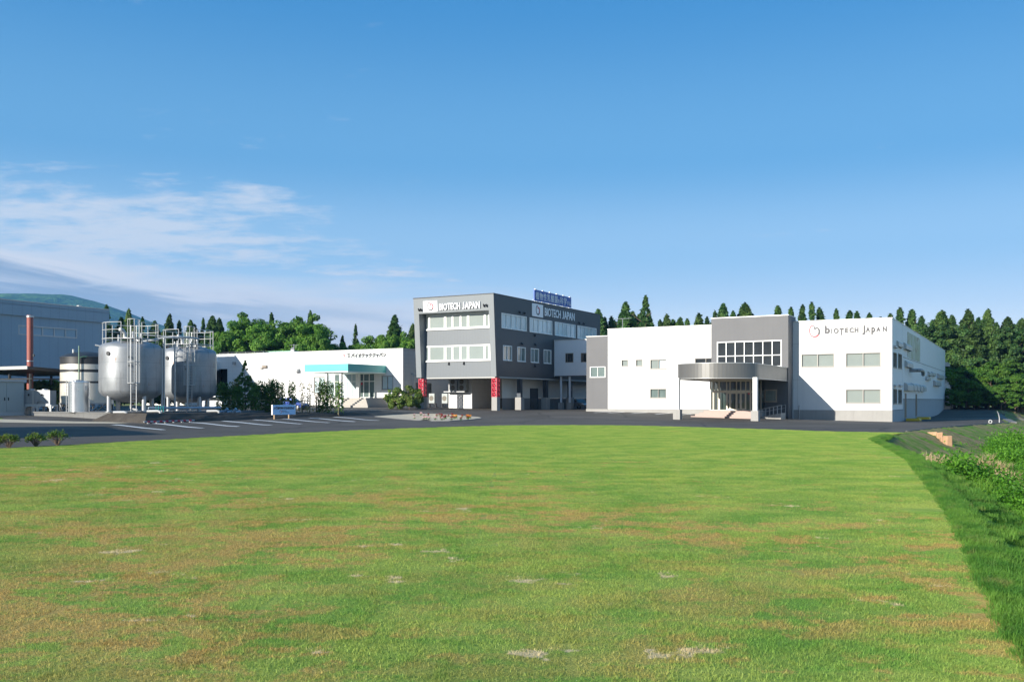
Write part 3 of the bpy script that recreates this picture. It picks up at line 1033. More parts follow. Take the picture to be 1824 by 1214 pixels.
def build_mountain():
    nx, ny = 170, 60
    xs = np.linspace(-5200, 900, nx)
    ys = np.linspace(3300, 4720, ny)
    prof_px = [-900, -500, -220, -60, 0, 40, 90, 130, 180, 220, 270, 320, 380, 450, 520, 600, 720]
    prof_v = [640, 600, 560, 534, 523, 519, 516, 520, 536, 551, 570, 584, 600, 622, 640, 662, 712]
    vs = []
    for j, y in enumerate(ys):
        f = max(0.0, 1 - ((y - 4000) / (720 if y < 4000 else 730)) ** 2) ** 0.8
        for i, x in enumerate(xs):
            px = CX + FPX * x / 4000
            v = np.interp(px, prof_px, prof_v)
            h = (YH - v) / FPX * 4000
            nz = noise.fractal(Vector((x / 420, y / 420, 2.2)), 0.9, 2.1, 6)
            rg = abs(noise.fractal(Vector((x / 700, y / 1300, 7.7)), 0.8, 2.0, 4))
            z = h * f * (1 - 0.30 * rg * (1 - f * .85)) + nz * 34 * min(1, h / 150) * (1 - .45 * f)
            vs.append((x, y, max(z, -3) - 2))
    fs = [(j * nx + i, j * nx + i + 1, (j + 1) * nx + i + 1, (j + 1) * nx + i) for j in range(ny - 1) for i in range(nx - 1)]
    me = bpy.data.meshes.new('mountain')
    me.from_pydata(vs, [], fs)
    m = bpy.data.materials.new('forest_slope')
    m.use_nodes = True
    t = NT(m.node_tree)
    bs = m.node_tree.nodes['Principled BSDF']
    pos = t.n('ShaderNodeNewGeometry').outputs['Position']
    a = t.noise(pos, 0.006, 6, 0.65)
    b = t.noise(pos, 0.05, 4, 0.7)
    k = t.math('ADD', t.math('MULTIPLY', a, .6), t.math('MULTIPLY', b, .4))
    t.put(bs.inputs['Base Color'], t.mix(t.smooth(k, .42, .58), (0.008, 0.04, 0.015), (0.085, 0.18, 0.04)))
    bs.inputs['Roughness'].default_value = 0.95
    bs.inputs['Specular IOR Level'].default_value = 0.05
    bn = t.n('ShaderNodeBump')
    bn.inputs['Strength'].default_value = 1.0
    bn.inputs['Distance'].default_value = 14
    t.put(bn.inputs['Height'], b)
    t.put(bs.inputs['Normal'], bn.outputs[0])
    me.materials.append(m)
    me.polygons.foreach_set('use_smooth', [True] * len(fs))
    o = bpy.data.objects.new('mountain', me)
    COL.objects.link(o)
    o['kind'] = 'structure'


build_mountain()


def road_lines():
    """painted bay lines, each a part of the road"""
    from mathutils.bvhtree import BVHTree
    me = ROAD_O.data
    tree = BVHTree.FromPolygons([v.co for v in me.vertices], [tuple(p.vertices) for p in me.polygons])

    def top(x, y):
        h = tree.ray_cast(Vector((x, y, 50)), Vector((0, 0, -1)))[0]
        return h.z if h else hz(x, y)

    def line(pa, pb, w=0.15, n=10):
        (x0, y0), (x1, y1) = pa, pb
        d = Vector((x1 - x0, y1 - y0)).normalized()
        q = Vector((-d.y, d.x)) * w / 2
        mb = MB()
        for i in range(n):
            a, b = Vector(pa).lerp(Vector(pb), i / n), Vector(pa).lerp(Vector(pb), (i + 1) / n)
            mb.face([(p.x, p.y, top(p.x, p.y) + 0.014) for p in (a - q, b - q, b + q, a + q)])
        mb.build('bay_line', M_PAINT, ROAD_O)
    for i in range(8):
        y = -3.6 + 4.0 * i
        a, b = FB.world(0.5, y), FB.world(6.6, y)
        line((a.x, a.y), (b.x, b.y), 0.55)
    # bays along the right factory's front
    for px in (1045 + 40, 1110, 1150, 1192, 1230):
        x = FR.fx(px, -1.0)
        a, b = FR.world(x, -0.5), FR.world(x, -5.6)
        line((a.x, a.y), (b.x, b.y), 0.42)
    for px in (1452, 1502):
        x = FR.fx(px, -0.6)
        a, b = FR.world(x, -0.5), FR.world(x - .2, -5.2)
        line((a.x, a.y), (b.x, b.y), 0.42)
    # faint lines in front of the grey block
    for y in (-3, -8.5):
        a, b = FG.world(-24, y), FG.world(-4, y)
        line((a.x, a.y), (b.x, b.y), 0.14, 12)
    a, b = FR.world(1.8, 30), FR.world(9.5, 44)
    line((a.x, a.y), (b.x, b.y), 0.3)


road_lines()

# ------------------------------------------------------------------ building helpers
def front(yo):
    return lambda s, d, z: (s, yo + d, z)


def side(xo):
    return lambda s, d, z: (xo - d, s, z)


def window(parent, mp, r, cols=2, rows=1, fm=None, pm=None, depth=0.11, fw=0.07, mw=0.06, name='window', sill=True, pms=None):
    """frame (with mullions) as the window, its panes as a child; r = s0, s1, z0, z1"""
    s0, s1, z0, z1 = r
    fm = fm or M_ALU
    mb = MB()
    g = 0.004
    q = lambda a, b, c, d, e, f: mb.box(a, b, c, d, e, f, 0, mp)
    q(s0 - .02, s1 + .02, -.025, depth, z0 - .02, z0 + fw)
    q(s0 - .02, s1 + .02, -.025, depth, z1 - fw, z1 + .02)
    q(s0 - .02, s0 + fw, -.022, depth, z0 + fw + g, z1 - fw - g)
    q(s1 - fw, s1 + .02, -.022, depth, z0 + fw + g, z1 - fw - g)
    cs = [s0 + (s1 - s0) * i / cols for i in range(1, cols)] if isinstance(cols, int) else [s0 + (s1 - s0) * c for c in cols]
    rs = [z0 + (z1 - z0) * i / rows for i in range(1, rows)] if isinstance(rows, int) else [z0 + (z1 - z0) * c for c in rows]
    for c in cs:
        q(c - mw / 2, c + mw / 2, .01, depth - .006, z0 + fw + g, z1 - fw - g)
    for c in rs:
        q(s0 + fw + g, s1 - fw - g, .013, depth - .009, c - mw / 2, c + mw / 2)
    if sill:
        q(s0 - .06, s1 + .06, -.08, -.028, z0 - .05, z0 - .005)
    w = mb.build(name, fm, parent)
    pb = MB()
    edges = [s0] + cs + [s1]
    mats = pms or [pm or M_DARK]
    for i in range(len(edges) - 1):
        dd = depth - .02 + (0.02 if i % 2 else 0.0)
        pb.face([mp(edges[i], dd, z0), mp(edges[i + 1], dd, z0), mp(edges[i + 1], dd, z1), mp(edges[i], dd, z1)], i % len(mats))
    pb.build('pane', mats, w)
    return w


def text_obj(s, size, name, m, parent, loc, rx=90, rz=0, bold=0.0, ext=0.03, width=None, shear=0.0, height=None):
    cu = bpy.data.curves.new('lettering', 'FONT')
    cu.body = s
    cu.size = size
    cu.offset = bold
    cu.extrude = ext
    cu.resolution_u = 3
    cu.shear = shear
    to = bpy.data.objects.new('lettering_source', cu)
    COL.objects.link(to)
    bpy.context.view_layer.update()
    dg = bpy.context.evaluated_depsgraph_get()
    me = bpy.data.meshes.new_from_object(to.evaluated_get(dg), depsgraph=dg)
    bpy.data.objects.remove(to)
    n = len(me.vertices)
    co = np.zeros(n * 3, np.float32)
    me.vertices.foreach_get('co', co)
    co = co.reshape(-1, 3)
    x0, x1 = co[:, 0].min(), co[:, 0].max()
    k = 1.0
    if width:
        k = width / (x1 - x0)
        co[:, 0] = (co[:, 0] - x0) * k
        if height:
            co[:, 1] = (co[:, 1] - co[:, 1].min()) * height / max(np.ptp(co[:, 1]), 1e-6)
        me.vertices.foreach_set('co', co.ravel())
    me.materials.clear()
    me.materials.append(m)
    me.update()
    o = bpy.data.objects.new(name, me)
    COL.objects.link(o)
    o.parent = parent
    o.location = loc
    o.rotation_euler = (R_(rx), 0, R_(rz))
    return o


def ribbon(pts, ws, ext):
    """flat lettering stroke of changing width in the x-z plane, ext thick"""
    L, Rr = [], []
    n = len(pts)
    for i in range(n):
        a = Vector(pts[max(i - 1, 0)])
        b = Vector(pts[min(i + 1, n - 1)])
        d = (b - a).normalized()
        q = Vector((-d.y, d.x)) * ws[i] / 2
        p = Vector(pts[i])
        L.append(p + q)
        Rr.append(p - q)
    return L, Rr


def logo(parent, mp, cx, cz, s, two=True, d=-0.05, mats=None):
    """the bean-shaped loop with its inner stroke: dark on the left, red on the right"""
    mb = MB()
    K = [(-.12, .46), (-.29, .40), (-.39, .14), (-.36, -.17), (-.20, -.41), (.05, -.48), (.29, -.37), (.41, -.10), (.35, .18), (.17, .27), (.03, .16), (.0, .36)]
    n, sub = len(K), 4
    pts = []
    for i in range(n):
        p0, p1, p2, p3 = (Vector(K[(i + j) % n]) for j in (-1, 0, 1, 2))
        for j in range(sub):
            t = j / sub
            pts.append(tuple(0.5 * ((2 * p1) + (p2 - p0) * t + (2 * p0 - 5 * p1 + 4 * p2 - p3) * t * t + (3 * p1 - p0 - 3 * p2 + p3) * t ** 3)))
    N = len(pts)
    for i in range(N):
        w0, w1 = (.075 + .075 * max(0, math.sin(2 * math.pi * (k / N - .30))) for k in (i, i + 1))
        q = []
        for k, w in ((i, w0), (i + 1, w1)):
            d_ = Vector(pts[(k + 1) % N]) - Vector(pts[(k - 1) % N])
            d_ = d_.normalized() if d_.length > 1e-6 else Vector((1, 0))
            nn = Vector((-d_.y, d_.x)) * w / 2
            q += [Vector(pts[k % N]) + nn, Vector(pts[k % N]) - nn]
        mi = 0 if i < N * .52 else 1
        ring = [q[0], q[2], q[3], q[1]]
        mb.face([mp(cx + p.x * s, d, cz + p.y * s) for p in ring], mi)
        for a_, b_ in ((q[0], q[2]), (q[1], q[3])):
            mb.face([mp(cx + a_.x * s, d, cz + a_.y * s), mp(cx + b_.x * s, d, cz + b_.y * s), mp(cx + b_.x * s, d + .03, cz + b_.y * s), mp(cx + a_.x * s, d + .03, cz + a_.y * s)], mi)
    return mb.build('logo', mats or [M_LETK, M_LOGOR], parent)


def hood(parent, mp, s0, s1, z0, z1, out, m=None, name='vent_hood'):
    """a bent sheet-metal hood: square shoulder, rounded top, open below"""
    mb = MB()
    n = 6
    prof = [(0, z1)] + [(-out * math.sin(R_(90) * i / n) if i else 0, z1 - (z1 - z0) * .45 * (1 - math.cos(R_(90) * i / n))) for i in range(1, n + 1)] + [(-out, z0)]
    for i in range(len(prof) - 1):
        (d0, a), (d1, b) = prof[i], prof[i + 1]
        mb.face([mp(s0, d0, a), mp(s1, d0, a), mp(s1, d1, b), mp(s0, d1, b)], 0)
    for s in (s0, s1):
        mb.face([mp(s, d, z) for d, z in prof] + [mp(s, 0, z0)], 0)
    mb.box(s0 - .04, s1 + .04, -.03, -.002, z0 - .05, z0 - .004, 0, mp)
    mb.face([mp(s0 + .03, -.035, z0 + .02), mp(s1 - .03, -.035, z0 + .02), mp(s1 - .03, -out + .04, z0 + .02), mp(s0 + .03, -out + .04, z0 + .02)], 1)
    return mb.build(name, [m or M_WPIPE, M_BAND_D], parent)


def door(parent, mp, r, m, name='door', lite=None, handle=True):
    s0, s1, z0, z1 = r
    mb = MB()
    f = .06
    mb.box(s0, s0 + f, -.03, .1, z0, z1, 0, mp)
    mb.box(s1 - f, s1, -.03, .1, z0, z1, 0, mp)
    mb.box(s0 + f + .003, s1 - f - .003, -.027, .1, z1 - f, z1 - .003, 0, mp)
    mb.box(s0 + f + .003, s1 - f - .003, .03, .08, z0 + .01, z1 - f - .004, 0, mp)
    o = mb.build(name, m, parent)
    if handle:
        h = MB().tube([mp(s1 - .22, -.0, z0 + 1.0), mp(s1 - .22, -.04, z0 + 1.0), mp(s1 - .34, -.04, z0 + 1.0)], .018, 6)
        h.build('handle', M_GALV, o)
    if lite:
        MB().box(s0 + lite[0], s0 + lite[1], .015, .028, z0 + lite[2], z0 + lite[3], 0, mp).build('pane', M_DARK, o)
    return o


def name_board(parent, m, loc, rx, rz, width, height, bold, ext):
    """BIOTECH JAPAN in upright bold capitals, the J standing on the line"""
    adv = [('BIOTECH', 0, .520), ('J', .572, .622), ('APAN', .632, 1.0)]
    M = Matrix.Rotation(R_(rz), 4, 'Z') @ Matrix.Rotation(R_(rx), 4, 'X')
    for w, a, b in adv:
        p = Vector(loc) + M @ Vector((a * width, 0, 0))
        text_obj(w, height / .73, 'lettering', m, parent, p, rx=rx, rz=rz, bold=bold, ext=ext, width=(b - a) * width, height=height)


# ------------------------------------------------------------------ right white factory
def build_factory():
    F = FR
    top, sk = 10.95, 0.98
    e = empty('factory_building', F.world(0, 0, 0), -TH, 'long two-storey white factory with grey entrance block and curved porch at right', 'factory')
    xl, xg = F.fx(1045, 0), F.fx(1082.5, 0)
    p = 2.3
    xb0, xb1 = F.fx(1267, -p), F.fx(1404, -p)
    L = 75.5
    # windows from the photograph's columns and rows
    wA = F.fr(1158.2, 1187.2, 639.8, 656.8, 0)
    wB = F.fr(1158, 1187, 692, 708.5, 0)
    wS1 = F.fr(1107, 1119, 640.6, 652.4, 0)
    wS2 = F.fr(1132.5, 1144.6, 640, 652, 0)
    wT = F.fr(1237.7, 1266, 637.4, 655, 0)
    wT = (wT[0], xb0 - .02, wT[2], wT[3])
    wG = F.fr(1051.5, 1078.5, 653, 671.5, 0)
    w1 = F.fr(1427.5, 1485.8, 630, 653.2, 0)
    w2 = F.fr(1506.6, 1568.6, 628, 652.6, 0)
    w3 = F.fr(1506.6, 1568.6, 693, 717.6, 0)
    dx = 0.22
    MB().wall(front(0), xg, xb0 + .5, sk, top, [wA, wB, wS1, wS2, wT], dx).build('wall', M_WHITE, e)
    MB().wall(front(0), xb1 - .5, 0, sk, top, [w1, w2, w3], dx).build('wall', M_WHITE, e)
    window(e, front(0), wA, 2, 1, M_ALU, pms=[M_BLIND, M_BLINDS], depth=.19)
    window(e, front(0), wB, 2, 1, M_ALU, M_DARKG, depth=.19)
    window(e, front(0), wS1, 1, 1, M_ALU, M_BLIND, depth=.19)
    window(e, front(0), wS2, 1, 1, M_ALU, M_BLIND, depth=.19)
    window(e, front(0), wT, 2, 1, M_ALU, M_DARK, depth=.19)
    window(e, front(0), w1, 2, 1, M_ALU, M_BLIND, mw=.1, depth=.19)
    window(e, front(0), w2, 2, 1, M_ALU, M_BLIND, mw=.1, depth=.19)
    window(e, front(0), w3, 2, 1, M_ALU, M_BLIND, mw=.1, depth=.19)
    # grey strip at the left end
    gtop = F.z(599.2, (xl + xg) / 2, 0)
    MB().wall(front(-.06), xl, xg - .004, sk - .02, gtop, [wG], dx + .06).wall(lambda s, d, z: (xl + d, s, z), -.06, 14, sk - .02, gtop).wall(lambda s, d, z: (xg - .004 - d, s, z), -.06, .0, sk - .02, gtop).build('grey_bay_wall', M_GREY, e)
    window(e, front(-.06), wG, 2, 1, M_WFRAME, M_DARKG)
    MB().box(xl - .05, xg - .008, -.10, .2, gtop, gtop + .08).box(xl - .05, xl + .2, .204, 14, gtop, gtop + .078).build('coping', M_WFRAME, e)
    # left flank of the white part, back wall, roof
    MB().wall(lambda s, d, z: (xg + d, s, z), 0.002, L, gtop - 2, top).wall(front(L), xg, 0, -1, top).build('rear_wall', M_WHITE_S, e)
    MB().box(xg, -.3, .3, L - .3, top - .35, top - .25).box(xl + .1, xg - .1, .25, 14, gtop - .3, gtop - .2).build('roof', M_ROOF, e)
    MB().box(xg - .03, xb0 - .003, -.04, .24, top, top + .09).box(xb1 + .003, .04, -.04, .24, top, top + .09).box(-.2, .04, .244, L, top, top + .088).box(xg - .03, xg + .2, .244, L, top, top + .088).build('coping', M_COPING, e)
    # plinth
    MB().box(xl - .04, xb0, -.11, .3, -1.2, sk - .024).build('plinth', M_CONC, e)
    MB().box(xb1, .03, -.05, .3, -1.6, sk - .004).build('plinth', M_CONC, e)
    # side towards the road
    sp = F.sy(1608, 0)
    sA = F.sr(1590.9, 1597.3, 627.8, 654.6, 0)
    sB = F.sr(1599.6, 1606.3, 630, 656.4, 0)
    sC = F.sr(1590.9, 1597.6, 692.3, 718.9, 0)
    sD = F.sr(1599.8, 1606.3, 693.6, 718.5, 0)
    mps = side(0.0)
    MB().wall(mps, 0, sp, sk, top, [sA, sB, sC, sD], dx).wall(mps, sp, L, 2.25, 7.13).wall(mps, sp, L, 7.17, top).box(-.06, .015, sp - .07, sp + .07, 0.99, top - .02).build('side_wall', M_WHITE_S, e)
    MB().box(-.08, .03, sp + .08, L, 7.128, 7.172).box(-.08, .05, sp + .08, L, 2.19, 2.248).box(-.03, .04, .05, sp - .08, sk - .03, sk + .02).build('band', M_CONC_D, e)
    for w in (sA, sB, sC, sD):
        window(e, mps, w, 1, 1, M_ALU, M_DARKG, depth=.19)
    dA = F.sr(1611.6, 1616.6, 702, 741, 0)
    dB = F.sr(1630.8, 1634.4, 702.6, 739.5, 0)
    dA, dB = (dA[0], dA[0] + 1.1, -.05, 2.9), (dB[0], dB[0] + 1.1, -.05, 2.9)
    MB().wall(mps, 0.05, sp - .07, -1.8, sk - .035).wall(side(-.01), sp + .07, L, -1.8, 2.18).build('lower_wall', M_CONC_S, e)
    for d_ in (dA, dB):
        door(e, side(.05), d_, M_BROWNFR)
    # rear annex with a falling roof
    MB().prism([(0.8, -1), (.8, 4.9), (-.4, 7.4), (-9, 7.4), (-9, -1)], L + .01, L + 15, 0, lambda x, z, y: (x, y, z)).build('rear_annex', M_WHITE_S, e)
    MB().tube([(.9, L + .2, -.5), (.9, L + .2, 4.6)], .06, 8).build('downpipe', M_WPIPE, e)
    # hoods and pipes on the side
    for (p0, p1, va, vb, out) in ((1597, 1606, 608.5, 618, .5), (1609, 1620.5, 612.5, 623.5, .7), (1611.2, 1622.3, 643.5, 654.5, .7), (1610, 1621.5, 682, 695.5, .9), (1621.8, 1627.2, 682.6, 695.5, .9), (1627.8, 1633, 683.5, 696, .9),
                                  (1634, 1639, 684.8, 696.6, .9), (1640, 1645, 686, 697, .9), (1652, 1657.5, 662, 669.2, .7), (1658.5, 1664.5, 662.6, 669.6, .6), (1648, 1655, 670, 677, .6), (1669, 1678, 666, 674.5, .8), (1662, 1672.5, 678, 687, .8), (1683.5, 1686.5, 645.5, 653, 1.6)):
        r = F.sr(p0, p1, va, vb, 0)
        hood(e, mps, r[0], min(max(r[1] - out * .5, r[0] + .7), L - .1), r[2], r[3], out * .5)
    r = F.sr(1620, 1636, 661.5, 666, 0)
    MB().tube([(-.05, r[0], r[3]), (.7, r[0], r[3]), (1.1, r[0] + .1, r[3]), (1.3, r[0] + .8, r[3]), (1.3, r[0] + 2.4, r[3] - .05), (1.3, r[0] + 2.9, r[3] - .5)], .22, 10).build('exhaust_pipe', M_STEEL, e)
    for q in (1593.5, 1602.5):
        for vv in (615.5, 684.5):
            r = F.sr(q - 2, q + 2.4, vv, vv + 4, 0)
            hood(e, mps, r[0], r[1], r[2], r[3], .25, M_GALV, 'window_hood')
    # pale picture banner
    r = F.sr(1616.3, 1638.5, 588, 645.5, 0)
    m = bpy.data.materials.new('banner_print')
    m.use_nodes = True
    t = NT(m.node_tree)
    oc = t.n('ShaderNodeTexCoord').outputs['Object']
    a = t.noise(t.vmath('MULTIPLY', oc, (1, 0.35, 0.22)), 1.3, 4, .6, .8)
    b = t.noise(t.vmath('MULTIPLY', oc, (1, 1, 2.4)), .5, 5, .6)
    c = t.mix(t.smooth(a, .42, .52), (.52, .56, .50), (.40, .44, .30))
    c = t.mix(t.math('MULTIPLY', t.smooth(b, .55, .62), .7), c, (.24, .14, .08))
    t.put(m.node_tree.nodes['Principled BSDF'].inputs['Base Color'], c)
    ztop = top - .5
    MB().box(.006, .03, r[0], r[1], 7.3, ztop).build('banner', m, e)
    # grey entrance block
    bt = F.z(564.3, (xb0 + xb1) / 2, -p)
    wE = F.fr(1277.4, 1392.2, 607.2, 650.5, -p)
    wE = (wE[0], wE[1], 5.85, wE[3])
    wF = F.fr(1362, 1383.8, 693.4, 715.5, -p)
    MB().wall(front(-p), xb0, xb1, .2, bt, [wE, wF], dx).wall(side(xb1), -p, .02, -.6, bt).wall(lambda s, d, z: (xb0 + d, s, z), -p, .02, .2, bt).wall(front(1.5), xb0, xb1, top - 1, bt).wall(side(xb1), .02, 1.5, top - .5, bt).wall(lambda s, d, z: (xb0 + d, s, z), .02, 1.5, top - .5, bt).build('entrance_block', M_GREY, e)
    MB().box(xb0 - .04, xb1 + .04, -p - .04, 1.54, bt, bt + .08).build('coping', M_COPING, e)
    window(e, front(-p), wE, 7, [.44], M_WFRAME, M_DARK, fw=.10, mw=.09, depth=.19)
    window(e, front(-p), wF, 1, 1, M_BROWNFR, M_DARKG, fw=.12)
    # porch canopy
    cx0, cx1, cz0, cz1 = -18.85, F.fx(1410.6, 0.0), 4.21, 5.72
    xm, rx, yc, ry = (cx0 + cx1) / 2, (cx1 - cx0) / 2, -14.6, 4.6
    pl = [(cx1, -.01)] + [(cx1, -1.5 - k * .55) for k in range(0, 24)]
    pl += [(xm + rx * math.cos(-a), yc + ry * math.sin(-a)) for a in [math.pi * k / 34 for k in range(0, 35)]]
    pl += [(cx0, -1.5 - k * .55) for k in range(23, -1, -1)] + [(cx0, -.01)]
    cb = MB()
    n = len(pl)
    for i in range(n - 1):
        a, b = Vector(pl[i]), Vector(pl[i + 1])
        d = (b - a)
        nn = Vector((-d.y, d.x)).normalized() * -.012
        m0, m1 = a.lerp(b, .06), a.lerp(b, .94)
        cb.face([(m0.x, m0.y, cz0), (m1.x, m1.y, cz0), (m1.x, m1.y, cz1), (m0.x, m0.y, cz1)], 0)
        a2, b2 = a - nn * 1.2, b - nn * 1.2
        for (u_, v_) in ((a, m0), (m1, b)):
            cb.face([(u_.x, u_.y, cz0), (v_.x, v_.y, cz0), (v_.x, v_.y, cz1), (u_.x, u_.y, cz1)], 1)
    can = cb.build('porch_canopy', [M_FASCIA, mat('fascia_joint', (0.17, 0.165, 0.15), 0.5, 0.3, var=.02)], e)
    inn = [(xm + (x - xm) * .985, y * .992 if y < -1 else y) for x, y in pl]
    MB().prism(inn, cz0 + .10, cz0 + .16).build('soffit', M_SOFFIT, can)
    MB().prism(inn, cz1 - .25, cz1 - .18).build('canopy_roof', M_ROOF, can)
    rim = MB()
    for zz in (cz0 + .02, cz1):
        rim.tube([(x, y, zz) for x, y in pl], .04, 5)
    rim.build('canopy_rim', M_COPING, can)
    # porch columns
    for (px, Y) in ((1207, 93.2), (1345.5, 90.0)):
        w = at(px, Y)
        x, y = F.local(w.x, w.y)
        g0 = hz(w.x, w.y)
        c = MB().box(x - .21, x + .21, y - .21, y + .21, g0 + 1.0, cz0 + .095).build('porch_column', M_WFRAME, e)
        MB().box(x - .36, x + .36, y - .36, y + .36, g0 - .3, g0 + .995).build('column_base', M_CONC, c)
    MB().tube([(cx1 + .14, -.15, cz0 + .3), (cx1 + .14, -.15, -.5)], .07, 8).build('downpipe', M_WPIPE, e)
    # glazed lobby
    yv, fl = -7.0, 0.95
    x0, x1 = F.fx(1265, yv), F.fx(1343, yv)
    ztr, zd = 2.1 + (712 - 697) * 102 / 1644, F.z(700.2, x0, yv)
    fb = MB()
    mp = front(yv)
    pxs = [1265.4, 1270.6, 1281, 1294.5, 1300.6, 1312, 1319.5, 1328.5, 1337, 1342.5]
    xs = [F.fx(q, yv) for q in pxs]
    for i, x in enumerate(xs):
        w = .05 if i not in (2, 8) else .09
        fb.box(x - w, x + w, -.05, .08, fl, cz0 + .09, 0, mp)
    fb.box(x0 + .35, x1 - .2, -.10, .12, zd + .05, zd + .32, 0, mp)
    fb.box(x0, x1, -.045, .075, cz0 - .10, cz0 + .085, 0, mp)
    fb.box(x0, x1, -.06, .09, fl - .0, fl + .07, 0, mp)
    for yy in (-5.5, -4.0):
        fb.box(x0 - .05, x0 + .05, yy - .05, yy + .05, fl, cz0 + .09)
        fb.box(x1 - .05, x1 + .05, yy - .05, yy + .05, fl, cz0 + .09)
    fr = fb.build('lobby_frame', mat('lobby_alu', (.50, .45, .37), .4, .3, var=.02), e)
    MB().wall(mp, x0, x1, fl, cz0 + .1).wall(lambda s, d, z: (x0 + d, s, z), yv, -p, fl, cz0 + .1).wall(side(x1), yv, -p, fl, cz0 + .1).build('lobby_glass', M_GLASS, e)
    MB().box(x0 + .1, x1 - .1, -p - .9, -p - .02, fl + .02, 3.4).build('lobby_inner_wall', M_DARKG, e)
    MB().box(x0 - .05, x1 + .05, yv - .35, -p - .01, -.3, fl - .004).build('lobby_floor', M_CONC, e)
    for i in range(3, 7):
        a, b = xs[i] + .055, xs[i + 1] - .055
        d_ = MB()
        d_.box(a, a + .05, -.02, .05, fl + .09, zd + .04, 0, mp).box(b - .05, b, -.02, .05, fl + .09, zd + .04, 0, mp)
        d_.box(a + .053, b - .053, -.018, .048, zd - .04, zd + .038, 0, mp).box(a + .053, b - .053, -.018, .048, fl + .092, fl + .2, 0, mp)
        do = d_.build('lobby_door', fr.data.materials[0], e)
        hx = b - .1 if i in (3, 5) else a + .1
        MB().tube([mp(hx, -.08, fl + .8), mp(hx, -.08, fl + 1.15)], .025, 6).build('handle', M_GALV, do)
        MB().box(a + .056, b - .056, .012, .018, fl + .203, zd - .043, 0, mp).build('pane', M_DARK, do)
    MB().box(F.fx(1332.6, yv), F.fx(1336, yv), -.09, -.052, zd - .12, zd + .03, 0, mp).build('red_notice', M_RED, e)
    # tiled steps
    sx0, sx1 = F.fx(1250, -9), F.fx(1344, -9)
    st = MB()
    for k in range(4):
        st.box(sx0 - .38 * k, sx1, yv - .9 - .36 * (k + 1) + (0 if k else .0), yv - .36 - (.54 + .36 * k if k else 0), -.35, fl - .03 - .19 * k)
    st.build('steps', M_PINK, e)
    # ramp with handrails
    rx0, rx1 = F.fx(1350, -6.4), F.fx(1399, -4.5)
    gz = hz(*F.world((rx0 + rx1) / 2, -6)[:2])
    rp = MB()
    rp._faces([(rx0, -6.6, gz - .4), (rx1, -6.6, gz - .4), (rx1, -4.4, gz - .4), (rx0, -4.4, gz - .4), (rx0, -6.6, gz + .12), (rx1, -6.6, gz + .62), (rx1, -4.4, gz + .62), (rx0, -4.4, gz + .12)],
              [(0, 3, 2, 1), (4, 5, 6, 7), (0, 1, 5, 4), (1, 2, 6, 5), (2, 3, 7, 6), (3, 0, 4, 7)], 0)
    ra = rp.build('ramp', M_CONC, e)
    for yy in (-6.5, -4.5):
        rl = MB()
        rl.tube([(rx0, yy, gz + .95), (rx1, yy, gz + 1.5)], .035, 6)
        rl.tube([(rx0, yy, gz + .62), (rx1, yy, gz + 1.15)], .02, 6)
        for k in range(7):
            f = k / 6
            x = rx0 + (rx1 - rx0) * f
            rl.tube([(x, yy, gz + .1 + .5 * f), (x, yy, gz + .95 + .55 * f)], .025, 6)
        rl.build('handrail', M_GALV, ra)
    # lettering and logo on the white corner
    def z_(v, px):
        return F.z(v, F.fx(px, 0), 0)
    zb, px0 = z_(592.5, 1520), 1469.5
    glyphs = [('b', 365, 404, 163, 222), ('I', 412, 417, 185, 220), ('O', 430, 468, 182, 220), ('T', 474, 505, 180, 233), ('E', 514, 537, 179, 215), ('C', 546, 578, 177, 216), ('H', 584, 612, 176, 214),
              ('J', 640, 662, 163, 230), ('A', 666, 698, 174, 210), ('p', 707, 735, 174, 228), ('A', 742, 775, 172, 208), ('N', 790, 820, 168, 207), ('.', 655, 661, 153, 160)]
    for (g, a, b, va, vb) in glyphs:
        r = F.fr(1380 + a / 4.108, 1380 + b / 4.108, 540 + va / 4.108, 540 + vb / 4.108, 0)
        text_obj(g, 1.3, 'lettering', M_LETK, e, (r[0], -.05, r[2]), width=r[1] - r[0], ext=.02, height=r[3] - r[2], bold=.055)
    logo(e, front(0), F.fx(1450.5, 0), z_(589.5, 1450), 1.32, mats=[M_LOGOR, M_LETK], d=-.05)
    # small fittings on the front: rain pipe, taps, roof aerial
    MB().tube([(-11.9 + 2.1, -.12, 1.5), (-11.9 + 2.1, -.12, -.3)], .05, 6).build('standpipe', M_GALV, e)
    ax_ = F.fx(1109, 6)
    ae = MB().tube([(ax_, 6, top - .3), (ax_, 6, top + 1.9)], .04, 6).tube([(ax_ - 1.1, 6, top + 1.85), (ax_ + 1.1, 6, top + 1.85)], .03, 6)
    for k in range(5):
        ae.tube([(ax_ - 1 + .5 * k, 5.6, top + 1.85), (ax_ - 1 + .5 * k, 6.4, top + 1.85)], .02, 4)
    ae.build('roof_aerial', M_GALV, e)
    # wheel stops by the side doors
    for i, d_ in enumerate((dA, dB)):
        w = F.world(.95, d_[0] + .5)
        mb = MB().prism([(-.75, 0), (.75, 0), (.75, .26), (.70, .32), (-.70, .32), (-.75, .26)], -1.2, 1.2, 0, lambda x, z, y: (x, y, z))
        o = mb.build('doorstep_block', M_YELLOW, None, (w.x, w.y, hz(w.x, w.y) - .03), (0, 0, -TH))
        tag(o, ('yellow doorstep block below the first side door of the white factory', 'yellow doorstep block below the second side door, farther from the white corner')[i], 'doorstep', 'yellow blocks at the side doors')
    return e


FACTORY = build_factory()

# ------------------------------------------------------------------ grey office block on stilts
GTOP, GBOT, GLEN, GWID, LEAN = 15.6, 5.1, 33.0, 12.4, 0.73


